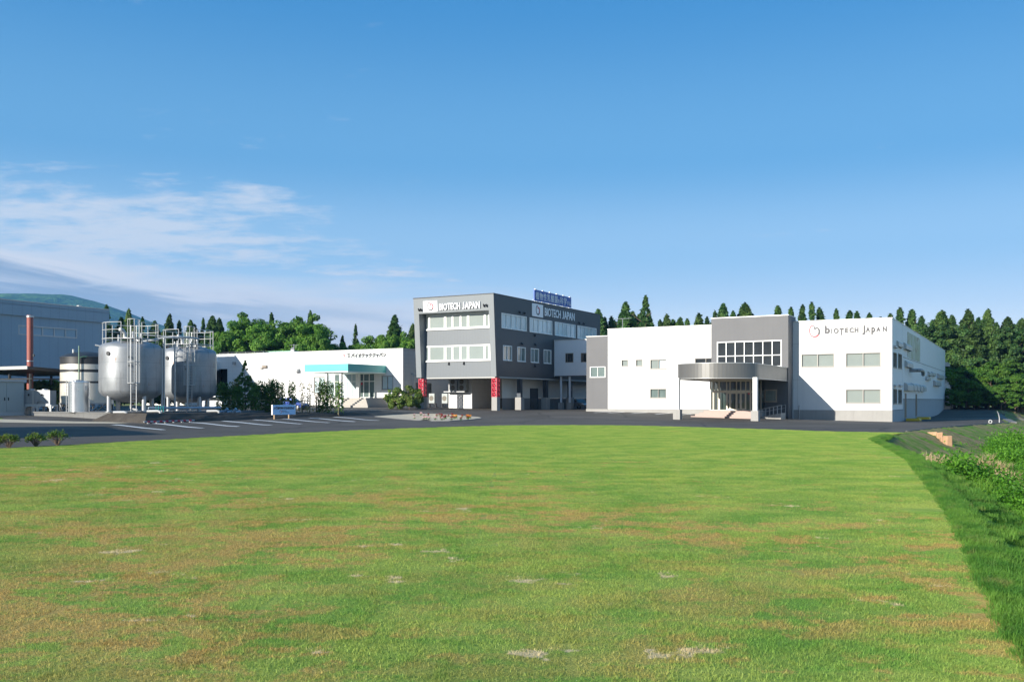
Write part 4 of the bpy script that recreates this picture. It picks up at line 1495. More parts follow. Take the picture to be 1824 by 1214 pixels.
def build_office():
    F = FG
    e = empty('office_block', F.world(0, 0, 0), -TH, 'grey three-storey office block raised on red and concrete columns', 'office')
    rec = 0.95
    x0, x1 = -GWID, 0.0
    jl, jr = .80, .78
    ztop = F.z(555.5, -6, -LEAN * .8)            # lower edge of the head beam
    ly = lambda z: -LEAN * (z - GBOT) / (GTOP - GBOT)
    mb = MB()
    def slab(xa, xb, za, zb):
        vs = []
        for z in (za, zb):
            for (x, y) in ((xa, ly(z)), (xb, ly(z)), (xb, rec), (xa, rec)):
                vs.append((x, y, z))
        mb._faces(vs, [(0, 3, 2, 1), (4, 5, 6, 7), (0, 1, 5, 4), (1, 2, 6, 5), (2, 3, 7, 6), (3, 0, 4, 7)], 0)
    slab(x0, x0 + jl, GBOT, ztop)
    slab(x1 - jr, x1 - .004, GBOT, ztop)
    slab(x0, x1 - .004, ztop, GTOP)
    mb.build('front_frame', M_GREYF, e)
    # recessed front: ribbed panels and two bands of windows
    mp = front(rec - .12)
    def zz(v):
        return F.z(v, -7, rec)
    P = lambda zx: 660 + zx / 4.343
    panes = [(412, 453), (467, 573), (592, 633), (646, 695), (708, 751), (769, 881), (897, 916)]
    xsP = [(F.fx(P(a), rec), F.fx(P(b), rec)) for a, b in panes]
    pan = MB()
    bands = []
    for (vt, vb, vs_) in ((562.0, 583.0, 586.6), (617.4, 640.6, 643.4)):
        zt, zb, zs = zz(vt), zz(vb), zz(vs_)
        holes = [(a, b, zb, zt) for a, b in xsP]
        bands.append((zt, zb, zs, holes))
    xa, xb = x0 + jl, x1 - jr
    pan.wall(mp, xa, xb, GBOT, bands[1][2] - .02).wall(mp, xa, xb, bands[1][0] + .22, bands[0][2] - .02)
    pan.build('front_panel', M_LGREY, e)
    for (zt, zb, zs, holes) in bands:
        fb = MB()
        top_ = zt + .2 if zt < 11 else ztop
        fb.wall(front(rec - .17), xa + .25, xb, zs, top_, holes, .1)
        fb.box(xa + .25, xb, rec - .30, rec - .175, zs - .03, zs + .12)
        fb.wall(lambda s, d, z: (xa + .25 + d, s, z), rec - .17, rec - .12, zs, top_)
        w = fb.build('window', M_WFRAME, e)
        pb = MB()
        for (a, b, c, d) in holes:
            pb.face([(a, rec - .10, c), (b, rec - .10, c), (b, rec - .10, d), (a, rec - .10, d)], 0)
        pb.build('pane', M_BLINDG, w)
    MB().wall(front(rec - .115), xa, xa + .25, GBOT, ztop).build('recess_strip', M_LGREY, e)
    # charcoal side
    mps = side(0.0)
    grp = []
    for (a, b) in ((1013, 1207), (1230, 1405), (1425, 1585), (1600, 1748)):
        y0, y1 = F.sy(P(a), 0), F.sy(P(b), 0)
        grp.append((y0, min(y1, GLEN - .5)))
    zt3, zb3 = F.z(557.1, 0, F.sy(894, 0)), F.z(583.6, 0, F.sy(894, 0))
    zt2, zb2 = F.z(614.6, 0, F.sy(896, 0)), F.z(641.2, 0, F.sy(896, 0))
    h3 = [(a, b, zb3, zt3) for a, b in grp]
    h2 = [(F.sy(a, 0), F.sy(b, 0), zb2, zt2) for a, b in ((895.9, 911.6), (921.4, 936.2), (945.4, 959.8), (968.3, 981.8))]
    sm = MB().wall(mps, 0.0, GLEN, GBOT, GTOP, h3 + h2, .1)
    sm.face([(0, 0, GBOT), (0, 0, GTOP), (0, -LEAN, GTOP)])
    sm.build('side_wall', M_CHAR, e)
    MB().wall(lambda s, d, z: (x0 + d, s, z), rec, GLEN, GBOT, GTOP).wall(front(GLEN), x0, x1, GBOT, GTOP).build('rear_wall', M_CHAR, e)
    for h in h3:
        window(e, mps, h, 5, 1, M_WFRAME, pms=[M_BLINDS, M_BLINDS], fw=.10, mw=.13)
    for h in h2:
        window(e, mps, h, 2, 1, M_WFRAME, pms=[M_BLIND, M_DARKG], fw=.10, mw=.08)
    MB().box(x0 - .05, x1 + .05, -LEAN - .05, -LEAN + .25, GTOP, GTOP + .10).box(x1 - .25, x1 + .05, -LEAN + .254, GLEN, GTOP, GTOP + .098).box(x0 - .05, x0 + .25, -LEAN + .254, GLEN, GTOP, GTOP + .098).build('coping', M_BAND_D, e)
    MB().box(x0 + .3, x1 - .3, -LEAN + .3, GLEN - .02, GTOP - .5, GTOP - .4).build('roof', M_ROOF, e)
    MB().box(x0 + .01, x1 - .01, rec - .1, GLEN - .01, GBOT - .16, GBOT - .004).build('soffit', mat('soffit_grey', (.45, .45, .43), .7), e)
    # name and emblem on the front beam (it leans, so they lean too)
    tilt = math.degrees(math.atan(LEAN / (GTOP - GBOT)))
    def plate(p0, p1, v0, v1):
        xa, xb = F.fx(P(p0), -.6), F.fx(P(p1), -.6)
        xm = (xa + xb) / 2
        return xa, xb, F.z(v1, xm, -.6), F.z(v0, xm, -.6)
    lean_mp = lambda s, d, z: (s, ly(z) + d, z)
    r = plate(413, 522, 536, 555.6)
    pl = MB().box(r[0], r[1], -.10, -.004, r[2], r[3], 0, lean_mp).build('sign_plate', M_LETW, e)
    logo(pl, lean_mp, (r[0] + r[1]) / 2, (r[2] + r[3]) / 2 + .02, (r[3] - r[2]) * .72, d=-.135)
    r = plate(538, 852, 538, 549)
    name_board(e, M_LETW, (r[0], ly(r[2]) - .10, r[2] - .12), 90 + tilt, 0, r[1] - r[0], (r[3] - r[2]) * 1.08, .03, .06)
    for q in (380, 397, 883, 903):
        r = plate(q - 8, q + 8, 550 if q < 500 else 542, 554 if q < 500 else 546.5)
        sp = MB().box(r[0] + .08, r[1] - .08, -.22, -.003, r[2], r[2] + .12, 0, lean_mp).tube([lean_mp((r[0] + r[1]) / 2, -.12, r[2] + .12), lean_mp((r[0] + r[1]) / 2, -.28, r[3])], .09, 8)
        sp.build('spotlight', M_BLACK, e)
    for q in (612, 728):
        xq = F.fx(P(q), rec)
        MB().tube([(xq, rec - .14, zz(645)), (xq, rec - .3, zz(649.5))], .10, 8).build('spotlight', M_BLACK, e)
    # emblem and name on the side
    def splate(p0, p1, v0, v1):
        ya, yb = F.sy(P(p0), 0), F.sy(P(p1), 0)
        ym = F.sy(P((p0 + p1) / 2), 0)
        return ya, yb, F.z(v1, 0, ym), F.z(v0, 0, ym)
    r = splate(1247, 1331, 541.5, 564)
    pl = MB().box(r[0], r[1], -.09, -.003, r[2], r[3], 0, mps).build('sign_plate', M_LETW, e)
    logo(pl, mps, (r[0] + r[1]) / 2, (r[2] + r[3]) / 2 + .05, (r[3] - r[2]) * .72, d=-.12)
    r = splate(1345, 1576, 552.7, 567)
    name_board(e, M_LETW, (.05, r[0], r[2]), 90, 90, r[1] - r[0], r[3] - r[2], .025, .03)
    for (q, v) in ((1152, 556.5), (1189, 558), (1612, 575.5), (1649, 577), (1170, 612.5), (1272, 614), (1268, 597.5), (1270, 652)):
        y = F.sy(P(q), 0)
        z = F.z(v, 0, y)
        MB().tube([(.0, y, z), (.28, y, z + .02)], .13, 8).box(.0, .12, y - .16, y + .16, z + .1, z + .2).build('vent_cap', M_CHAR, e)
    # --- stilts
    for (xa, xb, ya) in ((-12.25, -11.45, .25), (-.86, -.06, .25)):
        yb = ya + .8
        w = F.world((xa + xb) / 2, ya)
        zc = 2.48
        col = MB().box(xa, xb, ya, yb, hz(w.x, w.y) - .4, zc).build('stilt', M_CONC, e)
        lat = MB()
        t_ = .10
        zt = GBOT - .17
        for (px_, py_) in ((xa + t_ / 2, ya + t_ / 2), (xb - t_ / 2, ya + t_ / 2), (xb - t_ / 2, yb - t_ / 2), (xa + t_ / 2, yb - t_ / 2)):
            lat.box(px_ - t_ / 2, px_ + t_ / 2, py_ - t_ / 2, py_ + t_ / 2, zc + .004, zt)
        nseg = 4
        for k in range(nseg + 1):
            zk = zc + .05 + (zt - zc - .1) * k / nseg
            for yy in (ya + .05, yb - .05):
                lat.box(xa + t_ + .002, xb - t_ - .002, yy - .03, yy + .03, zk - .04, zk + .04)
            for xx in (xa + .05, xb - .05):
                lat.box(xx - .03, xx + .03, ya + t_ + .002, yb - t_ - .002, zk - .04, zk + .04)
        for k in range(nseg):
            za, zb = zc + .05 + (zt - zc - .1) * k / nseg, zc + .05 + (zt - zc - .1) * (k + 1) / nseg
            for yy in (ya + .05, yb - .05):
                lat.tube([(xa + .08, yy, za), (xb - .08, yy, zb)], .035, 5).tube([(xb - .08, yy, za), (xa + .08, yy, zb)], .035, 5)
                lat.tube([((xa + xb) / 2 - .16, yy - .005, (za + zb) / 2), ((xa + xb) / 2 + .16, yy - .005, (za + zb) / 2)], .09, 6)
            for xx in (xa + .05, xb - .05):
                lat.tube([(xx, ya + .08, za), (xx, yb - .08, zb)], .035, 5).tube([(xx, yb - .08, za), (xx, ya + .08, zb)], .035, 5)
        lat.box(xa + .33, xb - .33, ya + .33, yb - .33, zc + .003, zt, 1)
        lat.build('red_lattice', [M_RED, M_GALV], col)
    for (p0, wb) in ((928.5, .95), (974.5, 1.0), (1018, 1.0)):
        ya = F.sy(p0, 0)
        w = F.world(-.5, ya)
        c = MB().box(-.95, -.05, ya, ya + wb, hz(w.x, w.y) - .4, 2.45).build('stilt', M_CONC, e)
        MB().box(-.78, -.22, ya + .2, ya + wb - .2, 2.454, GBOT - .17).build('steel_post', mat('dark_steel', (.05, .06, .075), .5, .3), c)
    # --- ground floor behind the stilts
    yb_ = 14.5
    xg0, xg1 = F.fx(841, yb_), -1.75
    up, lo = mat('pilotis_wall', (.62, .62, .58), .7, var=.03, lines=(('x', 1.8, .02, .08), ('y', 1.8, .02, .08))), M_CONC_D
    zl = 2.35
    wl = MB()
    sA = F.sr(894, 931, 690, 727, xg1)
    yq = F.sy(931.5, xg1)
    dZ = (F.sy(944, xg1), F.sy(957.5, xg1), .4, 3.75)
    wl.wall(front(yb_), xg0, xg1, zl, GBOT - .165).wall(side(xg1), 4.5, GLEN - 1, zl, GBOT - .165)
    wl.build('ground_floor_wall', up, e)
    MB().wall(front(yb_ - .03), xg0, xg1 + .03, -.2, zl - .004).wall(side(xg1 + .03), 4.47, GLEN - 1, -.2, zl - .004).build('lower_wall', lo, e)
    door(e, front(yb_ - .06), (F.fx(845.2, yb_), F.fx(855.8, yb_), .75, F.z(694, -5, yb_)), M_CABINET, lite=(.18, .62, .95, 1.95))
    door(e, side(xg1 + .06), dZ, M_CHAR)
    # the white pier wall that catches the sun
    yp = 7.0
    xa, xb = F.fx(799.2, yp), F.fx(840.6, yp)
    MB().box(xa, xb, yp, yb_ + 4, -.1, GBOT - .166).build('pier_wall', M_WHITE_H, e)
    MB().box(xa - .1, F.fx(833, yp) + .2, yp - 1.15, yp - .004, F.z(696.8, xa, yp) - .12, F.z(696.8, xa, yp)).build('shelf', M_GALV, e)
    # recess at the left: back wall with glazing
    MB().wall(front(17.5), x0 + .05, xa + .2, .2, GBOT - .166).build('recess_wall', mat('recess_grey', (.35, .37, .38), .7, lines=(('x', .5, .03, .2),)), e)
    rw = (F.fx(764, 17.4), F.fx(772, 17.4), 2.9, 4.7)
    window(e, front(17.5 - .13), rw, 1, 1, M_ALU, M_BLIND)
    return e, xa, yp


OFFICE, PIER_X, PIER_Y = build_office()


def air_conditioner(name, w, h, d, fans, loc, label, group):
    e = empty(name, loc, -TH, label, 'air conditioner', group)
    MB().box(0, w, 0, d, .06, h).build('casing', M_CABINET, e)
    MB().box(.05, .15, .02, d - .02, 0, .056).box(w - .15, w - .05, .02, d - .02, 0, .056).build('foot', M_BAND_D, e)
    fr = min(w * .40, (h - .1) / fans * .43)
    for k in range(fans):
        zc = .06 + (h - .06) * (k + .5) / fans
        mb = MB()
        mb.lathe([(fr, -.03), (fr, 0), (fr * .05, -.005)], 20)
        for rr in (.35, .65, .9):
            mb.lathe([(fr * rr, -.035), (fr * rr + .02, -.035)], 20)
        g = mb.build('fan_grille', mat('fan_dark', (.16, .14, .11), .6), e)
        g.rotation_euler = (R_(-90), 0, 0)
        g.rotation_euler = (R_(90), 0, 0)
        g.location = (w * .45, -.012, zc)
    return e


zsh = FG.z(696.8, PIER_X, PIER_Y)
for i, (px, lab) in enumerate(((801, 'large two-fan air conditioner on the shelf, half lit by the sun'), (816.5, 'large two-fan air conditioner on the shelf, wholly in shade'))):
    x = FG.fx(px, PIER_Y - .9)
    air_conditioner('air_conditioner', 1.25, 1.75, .75, 2, FG.world(x, PIER_Y - 1.0, zsh + .003), lab, 'air conditioners under the office block')
for i, (px, s, lab) in enumerate(((764, 1.0, 'small air conditioner on the ground behind the left red column'), (787, 1.0, 'small air conditioner on the ground beside the white pier wall'))):
    x = FG.fx(px, 9.5)
    w = FG.world(x, 9.5)
    air_conditioner('air_conditioner', .95, 1.45, .4, 1, (w.x, w.y, hz(w.x, w.y) + .55), lab, 'air conditioners under the office block')
    st = MB().box(-.1, 1.1, 0, .5, -.04, .0).box(-.1, 0, .1, .4, -.7, -.044).box(1.0, 1.1, .1, .4, -.7, -.044)
    o = st.build('equipment_stand', M_BAND_D, None, (w.x, w.y, hz(w.x, w.y) + .548), (0, 0, -TH))
    tag(o, ('dark stand under the air conditioner behind the left red column', 'dark stand under the air conditioner beside the white pier wall')[i], 'stand', 'air conditioner stands')


def build_roof_sign():
    F = FG
    xs = -.5
    P = lambda zx: 660 + zx / 4.343
    ya, yb = F.sy(P(1268), xs), F.sy(P(1553), xs)
    z0, z1 = F.z(534.7, xs, ya), F.z(515.2, xs, ya)
    e = empty('roof_sign', F.world(xs, ya, GTOP + .1), -TH, 'long blue sign with white Japanese lettering on the office roof edge', 'sign')
    o = GTOP + .1
    mp = lambda s, d, z: (-d, s - ya, z - o)
    MB().box(ya, yb, 0, .15, z0, z1, 0, mp).build('panel', M_BLUE, e)
    fr = MB()
    for k in range(6):
        s = ya + .4 + (yb - ya - .8) * k / 5
        fr.box(s - .05, s + .05, .155, .25, GTOP + .1, z1, 0, mp)
        fr.tube([mp(s, .22, z0 + .35), mp(s, .75, GTOP + .12)], .03, 5)
        fr.box(s - .16, s + .16, -.02, .155, z1 + .004, z1 + .10, 0, mp)
        fr.box(s - .13, s + .13, -.25, .12, z0 - .32, z0 - .12, 0, mp)
    fr.build('support_frame', M_GALV, e)
    big, sml = (z1 - z0) * .66, (z1 - z0) * .44
    txt = '植物性乳酸菌を科学する'
    adv = {c: (.55 if c in 'をする' else 1.0) for c in txt}
    tot = sum(adv[c] for c in txt)
    s = ya + .25
    L = yb - ya - .5
    for c in txt:
        w = L * adv[c] / tot
        h = big if adv[c] == 1 else sml
        ob = text_obj(c, h / .88, 'lettering', M_LETW, e, (.03, s - ya + w * .06, z0 - o + (z1 - z0) * (.20 if adv[c] == 1 else .17)), rz=90, bold=.006, ext=.02, width=w * .84)
        s += w


build_roof_sign()


def build_bridge():
    F = FG
    y0 = F.sy(986.5, 0)
    w = FR.world(FR.fx(1045, 0), 11.2)
    xr = F.local(w.x, w.y)[0] - .02
    z0, z1 = F.z(669, 0, y0), F.z(606.6, 0, y0)
    e = empty('link_bridge', F.world(0, y0, 0), -TH, 'white enclosed bridge on posts linking the office to the white factory', 'bridge')
    m = mat('bridge_panel', (.72, .75, .78), .5, var=.02, lines=(('x', 2.9, .03, .08), ('z', 2.35, .03, .12)))
    r1 = F.fr(1007.3, 1021.1, 628.9, 645.2, y0)
    r2 = F.fr(1035, 1049.5, 628.6, 644.6, y0)
    r2 = (r2[0], min(r2[1], xr - .1), r2[2], r2[3])
    MB().wall(front(0), .03, xr, z0, z1, [r1, r2], .1).wall(front(3.2), .03, xr, z0, z1).build('wall', m, e)
    MB().box(.03, xr, -.04, 3.24, z1, z1 + .1).build('roof', M_COPING, e)
    MB().box(.03, xr, .01, 3.19, z0 - .1, z0 - .003).build('soffit', M_GREY, e)
    window(e, front(0), r1, [.22], 1, M_BROWNFR, M_DARK, sill=False)
    window(e, front(0), r2, [.22], 1, M_BROWNFR, M_DARK, sill=False)
    for (px, yy) in ((999.4, .5), (1014.8, .5)):
        x = F.fx(px, y0 + yy)
        g = hz(*F.world(x, y0 + yy)[:2])
        c = MB().tube([(x, yy, g + .95), (x, yy, z0 - .1)], .17, 12).build('post', mat('post_paint', (.62, .68, .74), .45), e)
        MB().box(x - .32, x + .32, yy - .32, yy + .32, g - .3, g + .946).build('post_base', M_CONC, c)
    MB().tube([(.12, -.08, z1 - .1), (.12, -.08, z0 - .15)], .06, 6).build('downpipe', M_WPIPE, e)
    return e


build_bridge()

# white low building seen through beneath the bridge
def build_back_block():
    w = at(1032, 178)
    e = empty('rear_block', (w.x, w.y, 0), -TH, 'pale block seen far behind the posts below the link bridge', 'building')
    MB().box(-16, 22, 0, 8, 1.0, 5.6).build('wall', M_WHITE_S, e)
    MB().box(-16.2, 22.2, -.2, 8.2, 5.604, 5.75).build('roof', M_COPING, e)
    MB().box(-16, 22, -.06, -.004, .2, 2.1).build('lower_wall', M_CONC_D, e)


build_back_block()


# ------------------------------------------------------------------ low white works on the left
def build_works():
    F = FL
    e = empty('works_building', F.world(0, 0, 0), -TH, 'low white building with turquoise porch and black Japanese lettering', 'building')
    top, fl = 9.42, 2.42
    xl = F.fx(330, 0)
    wR = F.fr(680.2, 700, 669.3, 693.4, 0)
    wL = F.fr(559.6, 578.5, 671, 700, 0)
    gx0, gx1 = F.fx(584.5, 0), F.fx(667.3, 0)
    gz1 = F.z(665.3, (gx0 + gx1) / 2, 0)
    bay = (F.fx(372, 0), F.fx(405, 0), -.5, F.z(656.8, F.fx(395, 0), 0))
    MB().wall(front(0), xl, 0, .4, top, [wR, wL, (gx0, gx1, fl, gz1), bay], .12).wall(side(0), 0, 24, .4, top).build('wall', M_WHITE_H, e)
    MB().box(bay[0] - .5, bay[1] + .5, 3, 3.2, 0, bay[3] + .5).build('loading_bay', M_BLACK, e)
    MB().wall(front(24), xl, 0, .4, top).wall(lambda s, d, z: (xl + d, s, z), 0, 24, .4, top).build('rear_wall', M_WHITE_H, e)
    MB().box(xl, -.05, .05, 24, top - .3, top - .2).build('roof', M_ROOF, e)
    MB().box(xl, .06, -.06, .2, top, top + .08).box(-.2, .06, .204, 24, top, top + .078).build('coping', M_WFRAME, e)
    MB().box(bay[1] + .1, .03, -.03, .2, -.3, .95).build('plinth', M_CONC, e)
    window(e, front(0), wR, 2, 1, M_ALU, M_BLINDS)
    window(e, front(0), wL, 2, 1, M_ALU, M_BLINDS)
    # glazed entrance wall: white frames
    fb = MB()
    pxs = [584.8, 596, 606, 611, 617, 626.5, 634, 641, 647.5, 657.5, 667]
    xs = [F.fx(q, 0) for q in pxs]
    for x in xs:
        fb.box(x - .06, x + .06, .0, .12, fl, gz1, 0)
    fb.box(gx0, gx1, .005, .115, fl, fl + .1).box(gx0, gx1, .005, .115, gz1 - .1, gz1 - .002).box(gx0, gx1, .01, .11, fl + 2.35, fl + 2.47)
    fe = fb.build('entrance_glazing', M_WFRAME, e)
    pb = MB()
    for i in range(len(xs) - 1):
        pb.face([(xs[i], .07, fl), (xs[i + 1], .07, fl), (xs[i + 1], .07, gz1), (xs[i], .07, gz1)], 0 if i in (7, 8, 9, 1) else 1)
    pb.build('pane', [M_DARKG, M_BLINDS], fe)
    MB().box(F.fx(642.5, -.1), F.fx(645, -.1), -.02, -.002, fl + 1.9, fl + 2.2).build('red_notice', M_RED, e)
    # turquoise canopy
    p = 8.6
    cx1 = F.fx(686, 0)
    cx0 = F.fx(542.3, -p)
    cx1 = F.fx(619.8, -p)
    cz1, cz0 = F.z(647.3, cx1, -p), F.z(662.4, cx1, -p)
    c = MB().box(cx0, cx1, -p, -.004, cz0 + .16, cz1).build('porch_canopy', M_TEAL, e)
    MB().box(cx0 + .02, cx1 - .02, -p + .02, -.006, cz0, cz0 + .156).build('canopy_edge', mat('mint_edge', (.62, .78, .72), .5), c)
    for px, yy in ((582, -p + .7), (638, -p + .9), (607.5, -p + .7)):
        x = F.fx(px, yy)
        if x < cx1 - .1:
            w = F.world(x, yy)
            MB().box(x - .17, x + .17, yy - .17, yy + .17, hz(w.x, w.y) - .3, cz0 - .003).build('porch_column', M_WFRAME, e)
    x = F.fx(638, -2.2)
    MB().box(x - .22, x + .22, -2.4, -2.0, fl, cz0 - .003).build('porch_column', M_WFRAME, e)
    # wide steps: two tall flights towards front and right
    st = MB()
    sx0, sx1 = F.fx(606, -5), F.fx(666, -1.5) + .9
    for k in range(6):
        st.box(sx0, sx1 + .34 * k, -4.2 - .34 * (k + 1), (-4.2 - .34 * k - .002) if k else -.04, -.2, fl - .21 * k)
        if k:
            st.box(sx1 + .34 * (k - 1) + .002, sx1 + .34 * k, -4.2 - .34 * k, -.04, -.2, fl - .21 * k - .001)
    st.build('steps', mat('step_stone', (.40, .37, .33), .85, var=.05), e)
    # loading-bay hood
    hx1 = F.fx(409.5, -4)
    hz1, hz0 = F.z(640.6, hx1, -4), F.z(657, hx1, -4)
    MB().box(bay[0] - 1, F.fx(409, 0) - 2.4, -4.5, -.004, hz0, hz1).build('bay_hood', M_WHITE_H, e)
    # emblem and lettering
    def rr(a, b, v0, v1):
        return F.fr(370 + a / 5.067, 370 + b / 5.067, v0, v1, 0)
    r = rr(1210, 1240, 629.5, 637)
    logo(e, front(0), (r[0] + r[1]) / 2, (r[2] + r[3]) / 2, (r[3] - r[2]) * 1.0, mats=[M_LETW, M_LOGOR], d=-.06)
    r = rr(1262, 1290, 629, 632)
    text_obj('株式', (r[3] - r[2]) * 1.25, 'lettering', M_LETK, e, (r[0], -.05, r[2]), ext=.02, width=r[1] - r[0])
    text_obj('会社', (r[3] - r[2]) * 1.25, 'lettering', M_LETK, e, (r[0], -.05, r[2] - (r[3] - r[2]) * 1.35), ext=.02, width=r[1] - r[0])
    r = rr(1296, 1612, 628, 635.4)
    text_obj('バイオテックジャパン', (r[3] - r[2]) / .80, 'lettering', M_LETK, e, (r[0], -.06, r[2] - .1), ext=.03, width=r[1] - r[0], bold=.03, height=(r[3] - r[2]) * 1.1)
    # wall fittings
    r = rr(800, 832, 656.5, 662.5)
    hood(e, front(0), r[0], r[1], r[2], r[3], .6)
    for k in range(6):
        r = rr(388 + 22 * k, 394 + 22 * k, 654.4, 655.6)
        MB().tube([(r[0], .0, r[2]), (r[0], -.12, r[2])], .09, 6).build('pipe_stub', M_GALV, e)
    r = rr(505, 538, 650.4, 655)
    MB().box(r[0], r[1], -.35, -.004, r[2], r[3]).tube([(r[0], -.2, r[2]), (r[0] - .5, -.25, r[2] - .1)], .08, 6).build('flood_lamp', M_BROWNFR, e)
    r = rr(235, 255, 644, 649)
    MB().box(r[0], r[1], -.35, -.004, r[2], r[3]).build('flood_lamp', M_GALV, e)
    for yy, zz_ in ((2.0, 5.9), (3.2, 5.7), (5.5, 5.6)):
        MB().tube([(.0, yy, zz_), (.35, yy, zz_), (.45, yy, zz_ - .3)], .07, 6).build('wall_lamp', M_GALV, e)
    MB().tube([(.25, 2.2, 5.7), (.25, 2.2, 1.0)], .06, 6).build('downpipe', M_GALV, e)
    window(e, side(0), (3.2, 7.2, 2.6, 4.6), 3, 1, M_BROWNFR, M_DARKG, depth=.02)
    # roof aerial with dish
    ax_ = F.fx(523.5, 3)
    a = MB().tube([(ax_, 3, top - .2), (ax_, 3, top + 1.5)], .05, 6)
    a.tube([(ax_ - .9, 3, top + 1.35), (ax_ + .9, 3, top + 1.35)], .03, 5).tube([(ax_ - .5, 3, top + .95), (ax_ + .6, 3, top + 1.05)], .03, 5)
    a.lathe([(.02, 0), (.25, .04), (.42, .14)], 16, 0, 0)
    base = len(a.v) - 48
    for i in range(base, len(a.v)):
        x, y, z = a.v[i]
        a.v[i] = (ax_ + x, 2.8 - z, top + .55 + y)
    a.build('roof_aerial', M_GALV, e)
    return e


WORKS = build_works()


def build_rear_sheds():
    F = FL
    x0, x1 = F.fx(372, 14), F.fx(438, 14)
    z1 = F.z(625.8, x1, 14)
    x0, x1 = F.fx(372, 31), F.fx(438, 31)
    z1 = F.z(625.5, x1, 31)
    e = empty('red_roofed_shed', F.world(x0, 26, 0), -TH, 'shed with a rust-red roof just showing above the low white building', 'shed')
    w = x1 - x0
    MB().box(-14, w + 2, 0, 10, .5, z1 - 1.95).build('wall', M_WHITE_H, e)
    MB().prism([(-.4, z1 - 1.9), (10.4, z1 - 1.9), (5, z1)], -14.3, w + 2.3, 0, lambda y, z, x: (x, y, z)).build('roof', mat('red_roof', (.42, .09, .03), .6, var=.08, lines=(('x', .8, .05, .15),)), e)
    x0, x1 = F.fx(456, 8), F.fx(523, 8)
    z1 = F.z(624.2, x1, 8)
    e = empty('green_duct', F.world(x0, 8, 9.22), -TH, 'pale green louvred duct lying along the low white roof', 'duct')
    MB().box(0, x1 - x0, 0, 1.2, .25, z1 - 9.2).build('casing', mat('green_duct', (.25, .46, .33), .5, lines=(('x', .9, .08, .4),)), e)
    for k in range(5):
        MB().box((x1 - x0) * k / 4.2, (x1 - x0) * k / 4.2 + .15, .1, 1.1, 0, .246).build('foot', M_GALV, e)
    x0, x1 = F.fx(392, 7), F.fx(470, 7)
    e = empty('pipe_run', F.world(x0, 7, 9.22), -TH, 'dark pipes on stands running over the low white roof', 'pipes')
    mb = MB()
    for k, zz in enumerate((.95, .7, 1.05)):
        mb.tube([(0, .3 * k, zz), (x1 - x0, .3 * k, zz)], .09, 6)
    mb.build('pipe', M_BAND_D, e)
    for k in range(6):
        x = (x1 - x0) * k / 5
        MB().tube([(x, -.1, 0), (x, -.1, 1.0)], .04, 5).tube([(x, .7, 0), (x, .7, 1.0)], .04, 5).tube([(x, -.2, .58), (x, .8, .58)], .04, 5).build('pipe_stand', M_GALV, e)


build_rear_sheds()


# ------------------------------------------------------------------ blue-grey warehouse, far left
def build_warehouse():
    F = Frame(-66.6, 120.0)
    e = empty('warehouse', F.world(0, 0, 0), -TH, 'large blue-grey metal warehouse with one strip window at left', 'warehouse')
    y1 = F.sy(194, 0)
    z1, zf = 15.17, 13.35
    w = F.sr(33, 137, 578, 600.7, -.25)
    zt, zb = F.z(578.6, -.25, w[0]), F.z(595.5, -.25, w[0])
    r = (w[0], w[1], zb, zt)
    MB().wall(side(-.25), -45, y1 - .2, -.5, zf + .3, [r], .1).wall(front(y1 - .2), -40, -.25, -.5, zf).build('wall', M_BLUEGREY, e)
    MB().box(-40, 0, y1 - .0, y1 + .06, zf, z1).wall(side(0), -45, y1, zf, z1).box(-.5, -.004, -45, y1 - .004, zf - .08, zf - .003).build('fascia', M_BLUEGREY, e)
    MB().box(-40, .0, -45, y1, z1 - .5, z1 - .4).build('roof', M_ROOF, e)
    MB().box(-.25, .05, -45, y1 + .06, z1 + .002, z1 + .12).build('coping', M_GALV, e)
    window(e, side(-.25), r, 5, 1, M_GALV, mat('frosted_pane', (.30, .40, .48), .25, var=.05), sill=False, fw=.12, mw=.16)
    yv = F.sy(141, -2)
    MB().tube([(-2, yv - 1.2, z1 - .4), (-2, yv - 1.2, z1 + .35)], .3, 8).tube([(-2, yv, z1 - .4), (-2, yv, z1 + .45)], .35, 8).tube([(-2, yv + 1.2, z1 - .4), (-2, yv + 1.2, z1 + .3)], .25, 8).build('roof_vent', M_WPIPE, e)


build_warehouse()


def build_shade_block():
    """an added block just left of the frame, put there to shade the road"""
    w = (-43.3, 36.9)  # corner of the added block, set sunward of the shade wanted on the road
    ang = math.atan2(-.84, .54)
    e = empty('shade_block', (w[0], w[1], 0), ang, 'plain grey block added out of view at left to shade the road', 'building')
    MB().box(-20, 0, -12, 0, -.3, 8.7).build('wall', M_BLUEGREY, e)
    MB().box(-20.2, .2, -12.2, .2, 8.704, 9.0).build('roof', M_ROOF, e)
    MB().box(-8, -4, .004, .06, 0, 4).build('roller_door', M_GALV, e)


build_shade_block()


